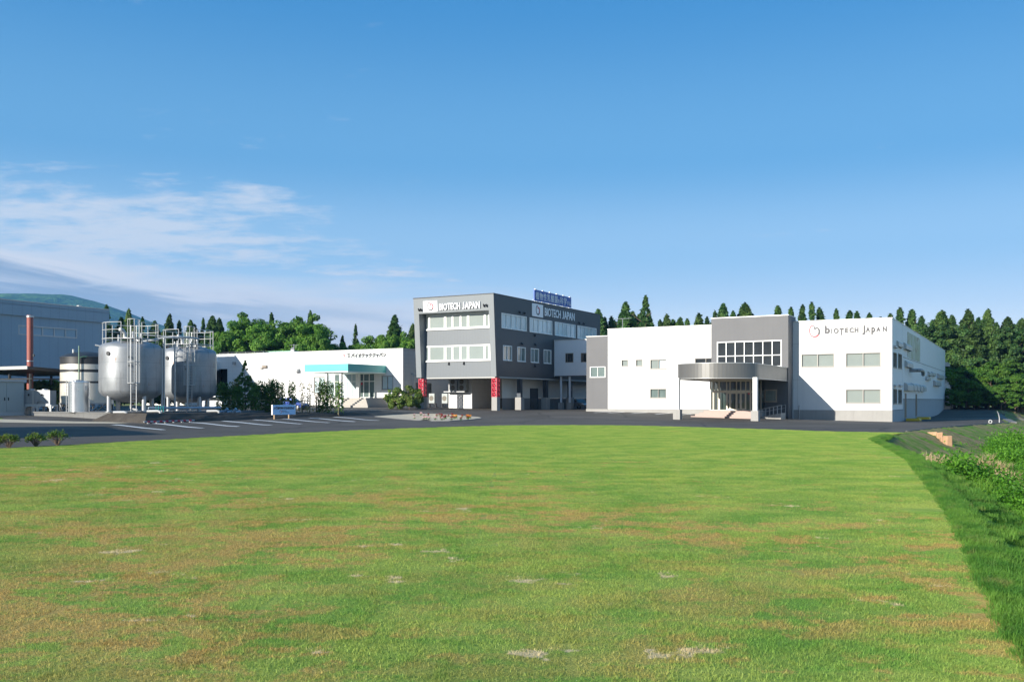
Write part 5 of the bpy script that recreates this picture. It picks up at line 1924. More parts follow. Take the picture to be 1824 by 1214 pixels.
# ------------------------------------------------------------------ berm, platform and tanks
def build_berm():
    bot = [(0, 0), (0, 32.4), (-15, 32.4), (-15, 19.5), (-7.4, 19.5), (-7.4, 0)]
    top = [(-.95, .95), (-.95, 31.2), (-14, 31.2), (-14, 20.5), (-6.0, 20.5), (-6.0, .95)]
    nrow = 5
    mb = MB()
    def fine(poly, k=.8):
        out = []
        for i in range(len(poly)):
            a, b = Vector(poly[i]), Vector(poly[(i + 1) % len(poly)])
            n = 24 if i in (0,) else 12
            out += [a.lerp(b, j / n) for j in range(n)]
        return out
    fb, ft = fine(bot), fine(top)
    n = len(fb)
    rows = []
    for r in range(nrow + 1):
        f = r / nrow
        row = []
        for a, b in zip(fb, ft):
            p = a.lerp(b, f)
            w = FB.world(p.x, p.y)
            zb, zt = hz(w.x, w.y) - .12, .92 - .30 * p.y / 32.4
            zz = zb + (zt - zb) * f ** .85
            j = noise.noise(Vector((p.x * 1.3, p.y * 1.3, f * 3))) * (.10 if 0 < r < nrow else .05)
            row.append((w.x + j, w.y + j * .6, zz + j * .7))
        rows.append(row)
    vs = [p for r in rows for p in r]
    fs = [(r * n + i, r * n + (i + 1) % n, (r + 1) * n + (i + 1) % n, (r + 1) * n + i) for r in range(nrow) for i in range(n)]
    fs.append(tuple(nrow * n + i for i in range(n)))
    mb._faces(vs, fs, 0, False)
    o = mb.build('berm', M_SOIL)
    o['kind'] = 'structure'
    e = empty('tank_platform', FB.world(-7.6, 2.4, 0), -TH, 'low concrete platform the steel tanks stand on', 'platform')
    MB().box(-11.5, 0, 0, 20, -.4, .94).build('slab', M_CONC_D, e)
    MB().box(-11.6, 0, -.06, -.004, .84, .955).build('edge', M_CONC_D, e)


build_berm()


def storage_tank(loc, rz, label):
    e = empty('storage_tank', loc, rz, label, 'tank', 'big steel tanks on the platform')
    R = 2.88
    prof = [(.02, .86), (.8, .93), (1.6, 1.13), (2.2, 1.36), (2.62, 1.62), (2.8, 1.86), (R, 2.1)]
    prof += [(R, z) for z in (3.6, 3.63, 5.1, 6.0)]
    prof += [(2.83, 6.25), (2.68, 6.45), (2.42, 6.60), (1.7, 6.78), (.9, 6.87), (.3, 6.90), (.02, 6.90)]
    MB().lathe(prof, 64).build('shell', M_STEEL, e, sharp=60)
    for k in range(4):
        a = R_(45 + 90 * k - 14)
        c, s = 2.25 * math.cos(a), 2.25 * math.sin(a)
        MB().tube([(c, s, 0), (c, s, 1.62)], .22, 14).lathe([(.36, 0), (.36, .05), (.23, .051)], 14, c, s).build('leg', M_GALV, e)
    # ladder and its cage on the side that faces the lawn
    a0 = R_(-90 + 4)
    lx, ly = (R + .28) * math.cos(a0), (R + .28) * math.sin(a0)
    tx, ty = -math.sin(a0), math.cos(a0)
    ox, oy = math.cos(a0), math.sin(a0)
    lad = MB()
    for s in (-.24, .24):
        lad.tube([(lx + tx * s, ly + ty * s, .1), (lx + tx * s, ly + ty * s, 8.2)], .035, 6)
    for k in range(26):
        z = .35 + .3 * k
        lad.tube([(lx - tx * .24, ly - ty * .24, z), (lx + tx * .24, ly + ty * .24, z)], .018, 5)
    for z in (2.2, 3.9, 5.6):
        for s in (-.24, .24):
            lad.tube([(lx + tx * s, ly + ty * s, z), (lx + tx * s - ox * .3, ly + ty * s - oy * .3, z)], .025, 5)
    lo = lad.build('ladder', M_GALV, e)
    cg = MB()
    ring = []
    for k in range(9):
        t = R_(-90 + 22.5 * k)
        ring.append((lx + tx * .52 * math.sin(t) + ox * (.05 + .72 * max(0, math.cos(t))), ly + ty * .52 * math.sin(t) + oy * (.05 + .72 * max(0, math.cos(t)))))
    for z in (2.75, 4.75, 6.95, 8.75):
        cg.tube([(x, y, z) for x, y in ring], .035, 5)
    for i in (0, 2, 4, 6, 8):
        x, y = ring[i]
        cg.tube([(x, y, 2.75), (x, y, 8.75)], .024 if i % 4 else .036, 5)
    cg.build('cage', M_WPIPE, lo)
    # guard rail round the top
    gr = MB()
    rr = 2.55
    for zz, w in ((7.02, .04), (7.85, .03), (8.55, .036)):
        for (a, b) in ((-68, 250),):
            pts = [(rr * math.cos(R_(t)), rr * math.sin(R_(t)), zz) for t in np.linspace(a, b, 46)]
            gr.tube(pts, w, 5)
    for k in range(9):
        t = R_(-68 + 318 * k / 8)
        gr.tube([(rr * math.cos(t), rr * math.sin(t), 6.5), (rr * math.cos(t), rr * math.sin(t), 8.55)], .04, 5)
    gr.build('guard_rail', M_WPIPE, e)
    pf = MB().lathe([(.02, 7.0), (1.15, 7.0), (1.15, 7.08), (.02, 7.08)], 24, .1, -1.5).build('top_platform', M_GALV, e)
    MB().tube([(-.55, -1.4, 7.0), (-.55, -1.4, 7.55), (-.75, -1.5, 7.85), (-1.0, -1.7, 7.9)], .17, 10).build('vent_pipe', M_WPIPE, e)
    MB().tube([(.9, -.6, 6.8), (.9, -.6, 7.7)], .12, 8).tube([(-1.1, .3, 6.8), (-1.1, .3, 7.5)], .1, 8).tube([(.2, .9, 6.8), (.2, .9, 7.9)], .1, 8).lathe([(.5, 6.85), (.5, 7.05), (.02, 7.08)], 18, .9, .9).build('nozzle', M_GALV, e)
    for (ang, z, r) in ((-133, 5.55, .20), (-92, 5.2, .13), (-92, 4.4, .13)):
        t = R_(ang)
        MB().tube([((R - .02) * math.cos(t), (R - .02) * math.sin(t), z), ((R + .10) * math.cos(t), (R + .10) * math.sin(t), z)], r, 12).build('sight_port', M_BAND_D, e)
    MB().tube([(.0, 0, .86), (0, 0, .4), (.3, -.8, .25), (.5, -2.6, .22)], .1, 8).build('drain_pipe', M_WPIPE, e)
    return e


T1 = at(233, 90.0)
T2 = at(335.5, 98.5)
storage_tank((T1.x, T1.y, .95), .40, 'large steel tank on legs, nearer of the pair, with clear caged ladder')
t2 = storage_tank((T2.x, T2.y, .90), .30, 'large steel tank on legs, farther of the pair, partly shaded by its twin')


def banded_tank():
    c = at(155, 100.5)
    e = empty('banded_tank', (c.x, c.y, .94), .3, 'pale round tank with dark horizontal bands and domed dark lid', 'tank')
    R = 2.66
    zs = [(.85, 'w'), (2.0, 'w'), (2.95, 'd'), (3.17, 'w'), (4.12, 'd'), (4.42, 'w'), (4.98, 'd'), (5.72, 'd')]
    prof = [(R, z) for z, _ in zs]
    MB().lathe(prof, 48, mis=[1 if k == 'd' else 0 for _, k in zs[:-1]]).build('shell', [M_TANKW, M_BAND_D], e)
    MB().lathe([(R + .04, 5.66), (R + .04, 5.76), (2.3, 6.0), (1.5, 6.28), (.7, 6.38), (.02, 6.40)], 48).build('lid', M_BAND_D, e)
    MB().lathe([(R + .08, .72), (R + .08, .85), (R, .86)], 48).build('base_ring', M_GALV, e)
    for k in range(10):
        a, b = R_(36 * k), R_(36 * k + 18)
        MB().tube([(R * math.cos(a), R * math.sin(a), .02), (R * math.cos(b), R * math.sin(b), .74)], .07, 5).tube([(R * math.cos(b), R * math.sin(b), .7), (R * math.cos(b + .31), R * math.sin(b + .31), .02)], .07, 5).build('brace', M_GALV, e)
    MB().tube([(-.4, -R - .15, 1.9), (-.4, -R - .15, 6.9)], .07, 6).tube([(-.4, -R - .15, 5.6), (.0, -R - .1, 5.75), (1.6, -R + .7, 5.75)], .07, 6).build('standpipe', mat('green_pipe', (.10, .20, .13), .5), e)
    MB().tube([(1.5, -.8, 6.1), (1.5, -.8, 7.0), (.9, -.8, 7.1)], .11, 8).tube([(1.9, -.8, 6.1), (1.9, -.8, 6.9)], .09, 8).tube([(-1.2, -1.0, 6.1), (-1.2, -1.0, 6.6)], .12, 8).build('nozzle', M_WPIPE, e)


banded_tank()


def small_tank():
    c = at(140.5, 89.0)
    e = empty('small_tank', (c.x, c.y, .945), .3, 'small shiny upright steel tank in front of the banded tank', 'tank')
    R = .96
    MB().lathe([(R, 0), (R, 2.78), (R + .03, 2.80), (R + .03, 2.88), (R * .6, 2.98), (.05, 3.02)], 40).build('shell', mat('bright_steel', (.64, .66, .68), .30, .85, var=.04, streak=.06), e)
    MB().lathe([(.42, 2.95), (.42, 3.08), (.02, 3.12)], 18, -.1, -.1).build('hatch', M_GALV, e)
    lad = MB()
    for s in (-.95, -.72):
        lad.tube([(s, -.95, 0), (s, -.95, 3.05), (s * .8, -.6, 3.25)], .035, 6)
    for k in range(9):
        lad.tube([(-.95, -.95, .3 + .3 * k), (-.72, -.95, .3 + .3 * k)], .018, 5)
    lad.build('ladder', M_WPIPE, e)
    for a in (-40,):
        t = R_(a)
        MB().tube([(R * math.cos(t), R * math.sin(t), 2.1), (R * math.cos(t), R * math.sin(t), 2.5)], .09, 8).build('level_gauge', M_WPIPE, e)


small_tank()


def pipe_rack():
    c = at(292, 91)
    e = empty('pipe_rack', (c.x, c.y, .93), .35, 'tall steel pipes standing between the two big tanks', 'pipes')
    for (dx, dy, z1, r) in ((0, 0, 7.25, .11), (-.18, -.3, 6.2, .10), (1.0, .9, 7.0, .09), (2.2, 1.3, 6.6, .10)):
        MB().tube([(dx, dy, 0), (dx, dy, z1)], r, 8).build('riser', M_GALV, e)
    MB().tube([(-1.9, .4, 6.9), (0, 0, 7.3), (2.3, 1.0, 7.45), (3.3, 2.2, 7.4)], .10, 8).tube([(-1.9, .9, 7.6), (1.6, 1.5, 7.45)], .06, 6).build('crossover_pipe', M_WPIPE, e)
    MB().tube([(-1.4, -1.2, .38), (5.4, 1.4, .38)], .12, 8).build('ground_pipe', mat('bluish_pipe', (.30, .38, .46), .45), e)
    v = MB()
    for k in range(4):
        v.tube([(.3 + .0 * k - 1.0 + .22 * k, -1.6, 0), (-.7 + .22 * k, -1.6, .62)], .035, 5)
    v.build('valve_stem', mat('teal_valve', (.03, .32, .30), .5), e)


pipe_rack()
for (px, v, lab) in ((219, 735.5, 'white pipe elbow at the berm top below the nearer tank'), (279, 733.5, 'white pipe elbow on the berm top between the tanks'), (384, 733, 'white pipe elbow on the berm beside the farther tank')):
    w = at(px, 84.5 if px < 300 else 92)
    o = MB().tube([(-.9, .1, .18), (.1, 0, .2), (.32, -.02, .14), (.36, -.02, -.12)], .12, 10).build('pipe_elbow', M_WPIPE, None, (w.x, w.y, zat(v + 2, w.y)))
    tag(o, lab, 'pipe', 'white pipe elbows along the berm')
w = at(410, 96)
e = empty('pipe_fittings', (w.x, w.y, zat(736, 96)), -TH, 'pile of pale blue pipe pieces lying on the berm', 'pipes')
for k in range(5):
    MB().tube([(k * .62 - 1.6, .1 * (k % 2), .12), (k * .62 - 1.2, .2, .5 if k % 2 else .2)], .16, 8).build('pipe_piece', mat('bluish_pipe', (.3, .38, .46)), e)


def left_yard():
    # cabinet
    F = Frame(*at(43, 93.5).xy)
    e = empty('power_cabinet', F.world(0, 0, .3), -TH, 'tall grey two-door electrical cabinet at the left edge', 'cabinet')
    MB().box(-3, 0, -5.6, 0, .1, 3.62).box(-2.9, -.1, -5.5, -.1, 0, .096).build('casing', M_CABINET, e)
    MB().box(-3.15, .15, -5.75, .15, 3.624, 3.82).build('roof', M_WPIPE, e)
    for k in range(3):
        y1 = -.06 - 1.83 * k
        d = MB().box(.004, .035, y1 - 1.79, y1, .62, 3.55).build('door', M_CABINET, e)
        yy = y1 - (1.62 if k == 0 else .18)
        MB().box(.038, .08, yy - .04, yy + .04, 1.75, 2.05).build('handle', M_BLACK, d)
    MB().box(.004, .03, -5.55, -.06, .12, .60).build('base_panel', M_WPIPE, e)
    # open shed with dark roof
    F = Frame(*at(49.5, 99).xy)
    e = empty('open_shed', F.world(0, 0, .5), -TH, 'open shelter with dark flat roof on dark posts', 'shed')
    z1 = zat(652, 99) - .5
    MB().prism([(-.15, z1 - .35), (-.15, z1), (9, z1 - .45), (9, z1 - .75)], -14, .2, 0, lambda y, z, x: (x, y, z)).build('roof', M_BAND_D, e)
    MB().box(-14.1, .25, -.25, -.154, z1 - .32, z1 + .03).build('gutter', M_WPIPE, e)
    for x, y in ((-.3, .5), (-.3, 4.2), (-.3, 8.2), (-4, .5), (-4, 8.2), (-8, .5), (-8, 8.2)):
        MB().box(x - .1, x + .1, y - .1, y + .1, -.4, z1 - .78).build('post', M_BAND_D, e)
    MB().box(-9, 0, .42, .58, z1 - 1.4, z1 - 1.25).box(-.38, -.22, .7, 8, z1 - 1.4, z1 - 1.25).build('beam', M_BAND_D, e)
    # two square steel vats on a white stand
    F = Frame(*at(101, 94.5).xy)
    e = empty('vat_stand', F.world(0, 0, .5), -.1, 'white arched stand carrying two square steel vats', 'stand')
    for x0 in (-2.9, -1.25):
        pass
    MB().box(-2.9, .15, -1.2, 0, .95, 1.12).build('deck', M_WPIPE, e)
    for x in (-2.8, -1.35, .05):
        MB().box(x - .1, x + .1, -1.2, -1.05, -.3, .946).box(x - .1, x + .1, -.16, -.0, -.3, .946)._faces([(x - .35, -1.12, .945), (x + .35, -1.12, .945), (x, -1.12, .55)], [(0, 1, 2)], 0).build('leg', M_WPIPE, e)
    for i, (x0, x1) in enumerate(((-1.75, -.02), (-2.75, -1.83))):
        w = F.world(0, 0, 0)
        v = empty('steel_vat', (w.x, w.y, .5 + 1.125), -.1, ('wide square steel vat on the white stand, right of its narrower twin', 'narrow square steel vat on the white stand, left of the wider one')[i], 'vat', 'square steel vats')
        MB().box(x0, x1, -1.15, -.05, 0, 1.45).build('body', M_STEEL, v)
        fr = MB()
        for zz in (0.0, 1.38):
            fr.box(x0 - .03, x1 + .03, -1.19, -1.153, zz, zz + .08)
        for xx in (x0 - .03, x1 - .05):
            fr.box(xx, xx + .08, -1.188, -1.151, .083, 1.377)
        fr.tube([(x0 + .4, -1.2, .05), (x0 + .5, -1.2, .35), (x0 + .85, -1.2, .45), (x1 - .5, -1.2, .35), (x1 - .4, -1.2, .05)], .035, 6) if i == 0 else None
        fr.build('frame', M_GALV, v)
        MB().lathe([(.3, 1.45), (.3, 1.58), (.02, 1.62)], 16, (x0 + x1) / 2, -.6).build('lid', M_GALV, v)
        MB().tube([((x0 + x1) / 2, -1.16, 1.05), ((x0 + x1) / 2 + .1, -1.32, .95)], .07, 8).build('valve', M_BAND_D, v)
    w = at(52, 95)
    o = MB().box(-.4, .4, -.4, .4, .9, 1.9).box(-.4, -.3, -.35, .35, 0, .896).box(.3, .4, -.35, .35, 0, .896).build('white_crate', M_WHITE_H, None, (w.x, w.y, .5), (0, 0, -TH))
    tag(o, 'white boxed tank half hidden by the grey cabinet', 'tank')
    # red flue
    c = at(53.5, 106)
    e = empty('flue', (c.x, c.y, .5), 0, 'tall rust-red flue pipe rising behind the dark shed roof', 'chimney')
    MB().tube([(0, 0, 0), (0, 0, zat(561, 106) - .5)], .345, 20).build('pipe', M_RUST, e)
    MB().lathe([(.40, 11.05), (.40, 11.25), (.35, 11.3)], 20).lathe([(.37, 6.0), (.37, 6.12)], 20).build('collar', M_GALV, e)
    MB().box(.34, .5, -.12, .12, 6.6, 6.85).tube([(.34, 0, 4.6), (.5, 0, 4.6)], .05, 6).build('bracket', M_BAND_D, e)


left_yard()


# ------------------------------------------------------------------ small things by the berm
def notice_board():
    F = FB
    xo = .55
    ya, yb = F.sy(486.2, xo), F.sy(526, xo)
    w = F.world(xo, ya)
    zg = hz(w.x, w.y)
    e = empty('notice_board', (w.x, w.y, zg), -TH, 'pale blue notice board with dark Japanese lettering in front of the berm', 'sign')
    ym = (ya + yb) / 2
    z0, z1 = F.z(738, xo, ym) - zg, F.z(720.7, xo, ym) - zg
    L = yb - ya
    MB().box(-.14, .0, -.02, L, z0, z1).build('panel', M_SKYSIGN, e)
    MB().box(-.16, .02, -.06, -.022, z0 - .01, z1 + .01).build('edge', M_WFRAME, e)
    MB().box(-.16, .02, L + .002, L + .04, z0 - .01, z1 + .01).build('edge', M_WFRAME, e)
    for y in (L * .13, L * .78):
        MB().box(-.27, -.145, y - .06, y + .06, -.4, z1 - .1).build('post', M_WOOD, e)
    h = (z1 - z0)
    text_obj('産業振興地域総合研究拠点', h * .26, 'lettering', M_LETK, e, (.012, L * .045, z0 + h * .58), rz=90, ext=.006, width=L * .90, bold=.008)
    text_obj('株式会社', h * .10, 'lettering', M_LETK, e, (.012, L * .40, z0 + h * .34), rz=90, ext=.006, width=L * .2)
    text_obj('バイオテックジャパン', h * .12, 'lettering', M_LETK, e, (.012, L * .40, z0 + h * .18), rz=90, ext=.006, width=L * .3)
    logo(e, side(0), L * .34, z0 + h * .30, h * .34, d=-.012, mats=[M_LETK, M_LOGOR])


notice_board()


def striped_bar():
    F = FB
    y0, y1 = F.sy(244, .45), F.sy(346, .45)
    y0 = max(y0, -.5)
    n = 17
    w = F.world(.45, y0)
    e = empty('striped_bar', (w.x, w.y, 0), -TH, 'red and white striped bar lying along the foot of the berm', 'bar')
    mb = MB()
    for k in range(n):
        a, b = y0 + (y1 - y0) * k / n, y0 + (y1 - y0) * (k + 1) / n - .003
        za, zb = [hz(*F.world(.45, y)[:2]) + .12 for y in (a, b)]
        mb.tube([(0, a - y0, za), (0, b - y0, zb)], .06, 8, 0 if k % 2 else 1)
    mb.build('bar', [M_RED, M_GALV], e)
    ft = MB()
    for k in range(6):
        y = y0 + (y1 - y0) * (k + .5) / 6
        z = hz(*F.world(.45, y)[:2])
        ft.box(-.12, .12, y - y0 - .05, y - y0 + .05, z - .05, z + .045)
    ft.build('foot', M_GALV, e)


striped_bar()

# ------------------------------------------------------------------ vegetation
M_CEDAR = leafmat('cedar_leaf', (0.024, 0.075, 0.019), (0.076, 0.15, 0.033), (0.11, 0.18, 0.04), 0.22, 0.55)
M_CEDAR2 = leafmat('cedar_leaf_warm', (0.027, 0.068, 0.016), (0.080, 0.140, 0.030), (0.105, 0.16, 0.036), 0.22, 0.5)
M_BROAD = leafmat('broad_leaf', (0.055, 0.155, 0.02), (0.14, 0.27, 0.036), (0.19, 0.31, 0.04), 0.35, 0.6)
M_BRIGHT = leafmat('bright_leaf', (0.05, 0.14, 0.016), (0.13, 0.25, 0.03), None, 0.4, 0.5)
M_SHRUB = leafmat('shrub_leaf', (0.07, 0.14, 0.025), (0.17, 0.24, 0.045), (0.22, 0.16, 0.05), 0.3, 1.2)
M_SAPL = leafmat('sapling_leaf', (0.05, 0.12, 0.022), (0.125, 0.215, 0.04), None, 0.3, 1.5)
M_SAPY = leafmat('sapling_dry_leaf', (0.20, 0.17, 0.06), (0.28, 0.24, 0.10), (0.10, 0.13, 0.04), 0.3, 1.5)


def trunk_mesh(parent, h, r, bend=.2, limbs=0, seed=1, m=None, lh=(.3, .8), ll=.2, name='trunk'):
    r_ = random.Random(seed)
    mb = MB()
    pts, rad = [], []
    for k in range(7):
        f = k / 6
        pts.append((r_.uniform(-bend, bend) * f, r_.uniform(-bend, bend) * f, h * f - (.4 if k == 0 else 0)))
        rad.append(r * (1 - f * .85))
    mb.tube(pts, rad, 7)
    for k in range(limbs):
        f = lh[0] + (lh[1] - lh[0]) * (k + r_.random()) / limbs
        a = r_.uniform(0, 6.28)
        L = h * ll * r_.uniform(.7, 1.2)
        z = h * f
        i = min(int(f * 6), 5)
        bx, by = pts[i][0], pts[i][1]
        mb.tube([(bx, by, z), (bx + math.cos(a) * L * .5, by + math.sin(a) * L * .5, z + L * .32), (bx + math.cos(a) * L, by + math.sin(a) * L, z + L * .72)], [r * .42 * (1 - f * .5), r * .28 * (1 - f * .5), r * .06], 5)
    return mb.build(name, m or M_BARK, parent)


def cedar(seed, H=20.0, R=3.1, k=520, per=38, name='cedar', m=None, open_=0.0, low=.06, leaf=.34, pw=.85):
    r = np.random.default_rng(seed)
    e = empty(name)
    trunk_mesh(e, H * .96, H * .018, .25, 10, seed, lh=(.12, .9), ll=.09)
    h = r.beta(1.05, 1.25, k) * (1 - low) + low
    lob = [(r.uniform(0, 6.28), r.uniform(.1, .95), r.uniform(.7, 1.25)) for _ in range(26)]
    a = r.uniform(0, 6.28, k)
    prof = np.where(h > .32, (1 - (h - .32) / .68) ** pw, .72 + .28 * (h / .32))
    mod = np.ones(k)
    for (la, lh_, lm) in lob:
        d = np.abs((a - la + np.pi) % (2 * np.pi) - np.pi) / .55
        mod += (lm - 1) * 1.5 * np.exp(-d ** 2 - ((h - lh_) / .055) ** 2)
    rr = R * prof * mod * r.uniform(.62, 1.0, k)
    keep = r.random(k) > open_ * (1 - .5 * h)
    h, a, rr = h[keep], a[keep], rr[keep]
    k = len(h)
    cx = np.stack([np.cos(a) * rr, np.sin(a) * rr, h * H - rr * .16], 1)
    cr = (.24 + .74 * (rr / R)) * H / 20
    dirs = np.stack([np.cos(a), np.sin(a), np.full(k, .25)], 1)
    g = r.normal(0, 1, (k, per, 3))
    g /= np.maximum(1.0, np.linalg.norm(g, axis=2, keepdims=True) / 1.5)
    P = cx[:, None, :] + g * cr[:, None, None] * np.array([.62, .62, .50]) + dirs[:, None, :] * (r.uniform(-.3, .5, (k, per, 1)) * cr[:, None, None])
    out = g + dirs[:, None, :] * .6 + np.array([0, 0, .35])
    out = out / np.linalg.norm(out, axis=2, keepdims=True)
    P, out = P.reshape(-1, 3), out.reshape(-1, 3)
    tip = np.zeros((60, 3))
    tip[:, 2] = H * r.uniform(.93, 1.02, 60)
    tip[:, :2] = r.normal(0, .13, (60, 2)) * (1.06 - tip[:, 2:3] / H) * 8 * .35
    P = np.concatenate([P, tip])
    out = np.concatenate([out, np.tile([0, 0, 1.0], (60, 1))])
    leaf_cloud('crown', P, np.full(len(P), leaf * H / 20), m or M_CEDAR, seed + 50, up=.1, aspect=.5, parent=e, out=out)
    return e


def broadleaf(seed, H=16.0, R=5.0, k=150, per=150, m=None, name='broadleaf_tree', low=.18, leaf=.26, flat=1.0):
    r = np.random.default_rng(seed)
    e = empty(name)
    trunk_mesh(e, H * .82, H * .022, .5, 12, seed, lh=(.2, .8), ll=.3)
    th, ph = r.uniform(0, 6.28, k), np.arccos(r.uniform(-.75, 1, k))
    d = np.stack([np.sin(ph) * np.cos(th), np.sin(ph) * np.sin(th), np.cos(ph)], 1)
    bump = np.clip(1 + .20 * np.sin(3 * th + seed) * np.sin(ph) + r.normal(0, .09, k), .75, 1.14)
    rad = r.uniform(.55, 1.0, k) ** .6 * bump
    zc = H * (1 + low) / 2
    hz_ = H * (1 - low) / 2
    C = np.stack([d[:, 0] * R * rad, d[:, 1] * R * rad, zc + d[:, 2] * hz_ * rad * .92], 1)
    cr = r.uniform(.5, 1.15, k) * R * .165
    g = r.normal(0, 1, (k, per, 3))
    g /= np.maximum(1.0, np.linalg.norm(g, axis=2, keepdims=True) / 1.45)
    P = C[:, None, :] + g * cr[:, None, None] * np.array([1, 1, .62 * flat])
    out = g * .8 + d[:, None, :] * .7 + np.array([0, 0, .3])
    out /= np.linalg.norm(out, axis=2, keepdims=True)
    leaf_cloud('crown', P.reshape(-1, 3), np.full(k * per, leaf), m or M_BROAD, seed + 9, up=.2, aspect=.6, parent=e, out=out.reshape(-1, 3))
    return e


PROTO_USED = set()


def plant_tree(proto, px, vtop, Y, label, cat='tree', group=None, H=20.0, wide=1.0, zb=None, base_v=None, Xoff=0):
    """place a tree so that its tip stands at the given height"""
    c = at(px, Y)
    g = hz(c.x, c.y) if zb is None else zb
    h = zat(vtop, Y) - g
    o = proto
    if proto.name in PROTO_USED:
        o = copy_tree(proto)
    PROTO_USED.add(proto.name)
    o.location = (c.x, c.y, g - .1)
    o.rotation_euler = (random.gauss(0, .022), random.gauss(0, .022), random.uniform(0, 6.28))
    k = h / H
    o.scale = (k * wide * random.uniform(.82, 1.2), k * wide * random.uniform(.82, 1.2), k)
    tag(o, label, cat, group)
    return o


ORD = ['first', 'second', 'third', 'fourth', 'fifth', 'sixth', 'seventh', 'eighth', 'ninth', 'tenth', 'eleventh', 'twelfth', 'thirteenth', 'fourteenth', 'fifteenth', 'sixteenth', 'seventeenth', 'eighteenth']


def forest():
    C = [cedar(1), cedar(2, R=3.0, k=430, pw=1.1, open_=.15), cedar(3, R=3.4, m=M_CEDAR2, k=560), cedar(4, R=3.1, m=M_CEDAR2, pw=1.0), cedar(5, R=2.9, k=300, open_=.3, pw=1.15), cedar(6, R=3.4, k=270, open_=.35, low=.2, pw=1.0)]
    rnd = random.Random(5)
    # tips over the white factory, left to right
    tops = [(1066, 552), (1078, 566), (1089, 565), (1101, 560), (1115.5, 539), (1128, 556), (1146, 529), (1160, 552), (1173, 571), (1187, 561), (1198, 570), (1211, 566), (1226, 569), (1239, 572)]
    for i, (px, v) in enumerate(tops):
        big = v < 545
        plant_tree(C[(i * 2 + (2 if big else 0)) % 5], px, v, (172 if big else 186) + rnd.uniform(-5, 8), f'dark cedar over the white factory roof, {ORD[i]} from the grey office block', group='cedars over the factory roof left of the grey entrance block', wide=1.3 if big else 1.15)
    for i, (px, v) in enumerate(((1074, 572), (1095, 572), (1108, 566), (1122, 562), (1137, 558), (1153, 566), (1180, 575), (1204, 577), (1246, 574))):
        plant_tree(C[(i * 3 + 2) % 6], px, v, 196 + rnd.uniform(-4, 6), f'low dark cedar filling the gap over the white factory roof, {ORD[i]} from the office block', group='low cedars over the factory roof left of the grey entrance block', wide=1.6)
    tops = [(1251, 560), (1260, 566), (1271, 555), (1286.5, 542), (1304, 556), (1325, 541), (1341, 561)]
    for i, (px, v) in enumerate(tops):
        plant_tree(C[(i + 3) % 6], px, v, 184 + rnd.uniform(-6, 8), f'dark cedar rising behind the grey entrance block, {ORD[i]} counting rightwards', group='cedars behind the grey entrance block', wide=1.2)
    tops = [(1387, 547), (1404, 550), (1424, 545), (1449, 540), (1471, 549), (1487, 552), (1511, 555), (1526, 556), (1548, 559), (1566, 566), (1584, 561), (1601, 550), (1623, 553), (1640, 565), (1655, 572)]
    for i, (px, v) in enumerate(tops):
        plant_tree(C[(i * 3 + 1) % 6], px, v, 186 + rnd.uniform(-6, 8), f'dark cedar over the lettered white wall, {ORD[i]} from the grey entrance block', group='cedars over the lettered white wall', wide=1.15 if i < 11 else 1.25)
    # the tall stand by the road
    tops = [(1668, 572), (1676, 555), (1697, 562), (1723, 552), (1741, 566), (1757, 552), (1775, 575), (1791, 566), (1806, 578), (1818, 568), (1834, 560)]
    for i, (px, v) in enumerate(tops):
        plant_tree(C[(i * 2) % 4], px, v, (178 if i % 2 else 188) + rnd.uniform(-3, 3), f'tall dense cedar beside the road at right, {ORD[i]} from the factory wall', group='tall cedars beside the road', wide=1.32 if i % 2 else 1.15)
    back = [(1690, 600), (1712, 596), (1735, 605), (1770, 606), (1802, 600), (1826, 604)]
    for i, (px, v) in enumerate(back):
        plant_tree(C[(i + 1) % 4], px, v, 193 + rnd.uniform(0, 5), f'shaded cedar deep in the stand by the road, {ORD[i]} from the factory wall', group='shaded cedars deep in the stand', wide=1.5)
    Bd = broadleaf(51, 18, 4.6, 120, 130, M_CEDAR, 'dark_tree', .1, .3)
    for i, (px, v, Y) in enumerate(((1650, 574, 176), (1708, 576, 176), (1784, 580, 175), (1820, 584, 175))):
        plant_tree(Bd, px, v, Y, f'rounded dark tree before the tall roadside cedars, {ORD[i]} from the factory wall', group='rounded dark trees in the stand by the road', H=18)
    # leafy trees at their feet
    Bt = [broadleaf(21, 9.0, 4.2, 80, 110, M_BRIGHT, 'leafy_tree', .08, .26, .6), broadleaf(22, 9.0, 3.6, 70, 110, M_BRIGHT, 'leafy_tree', .08, .26, .6)]
    feet = [(1700, 652, 168), (1722, 672, 166), (1744, 648, 170), (1768, 660, 166), (1790, 640, 171), (1812, 656, 167), (1708, 694, 163), (1736, 700, 162), (1762, 684, 162), (1784, 678, 161), (1808, 688, 161), (1826, 668, 164), (1694, 690, 166)]
    for i, (px, v, Y) in enumerate(feet):
        plant_tree(Bt[i % 2], px, v, Y, f'bright leafy tree at the foot of the cedars, {ORD[i]} planted along the road', group='leafy trees at the foot of the cedars', H=9.0, wide=1.0)
    # behind the low white works
    D = [broadleaf(31, 16, 5.2, 120, 170), broadleaf(32, 16, 4.6, 105, 170), broadleaf(33, 16, 5.6, 125, 170)]
    dec = [(399, 588, 168, .8), (420, 564, 172, 1.0), (446, 560, 176, .95), (464, 575, 168, .9), (508, 572, 170, 1.0), (531, 560, 174, 1.0), (556, 575, 168, .95), (570, 590, 166, .7)]
    names = ['broad green tree beside the farther tank, lowest of its clump', 'broad green tree, tallest at the left of the leafy clump', 'broad green tree with rounded top left of the dark cedar', 'broad green tree close under the dark cedar on its left', 'broad green tree close under the dark cedar on its right', 'broad green tree with the highest crown of the right clump', 'broad green tree sloping down at the right of the clump', 'small broad green tree ending the clump toward the gap of sky']
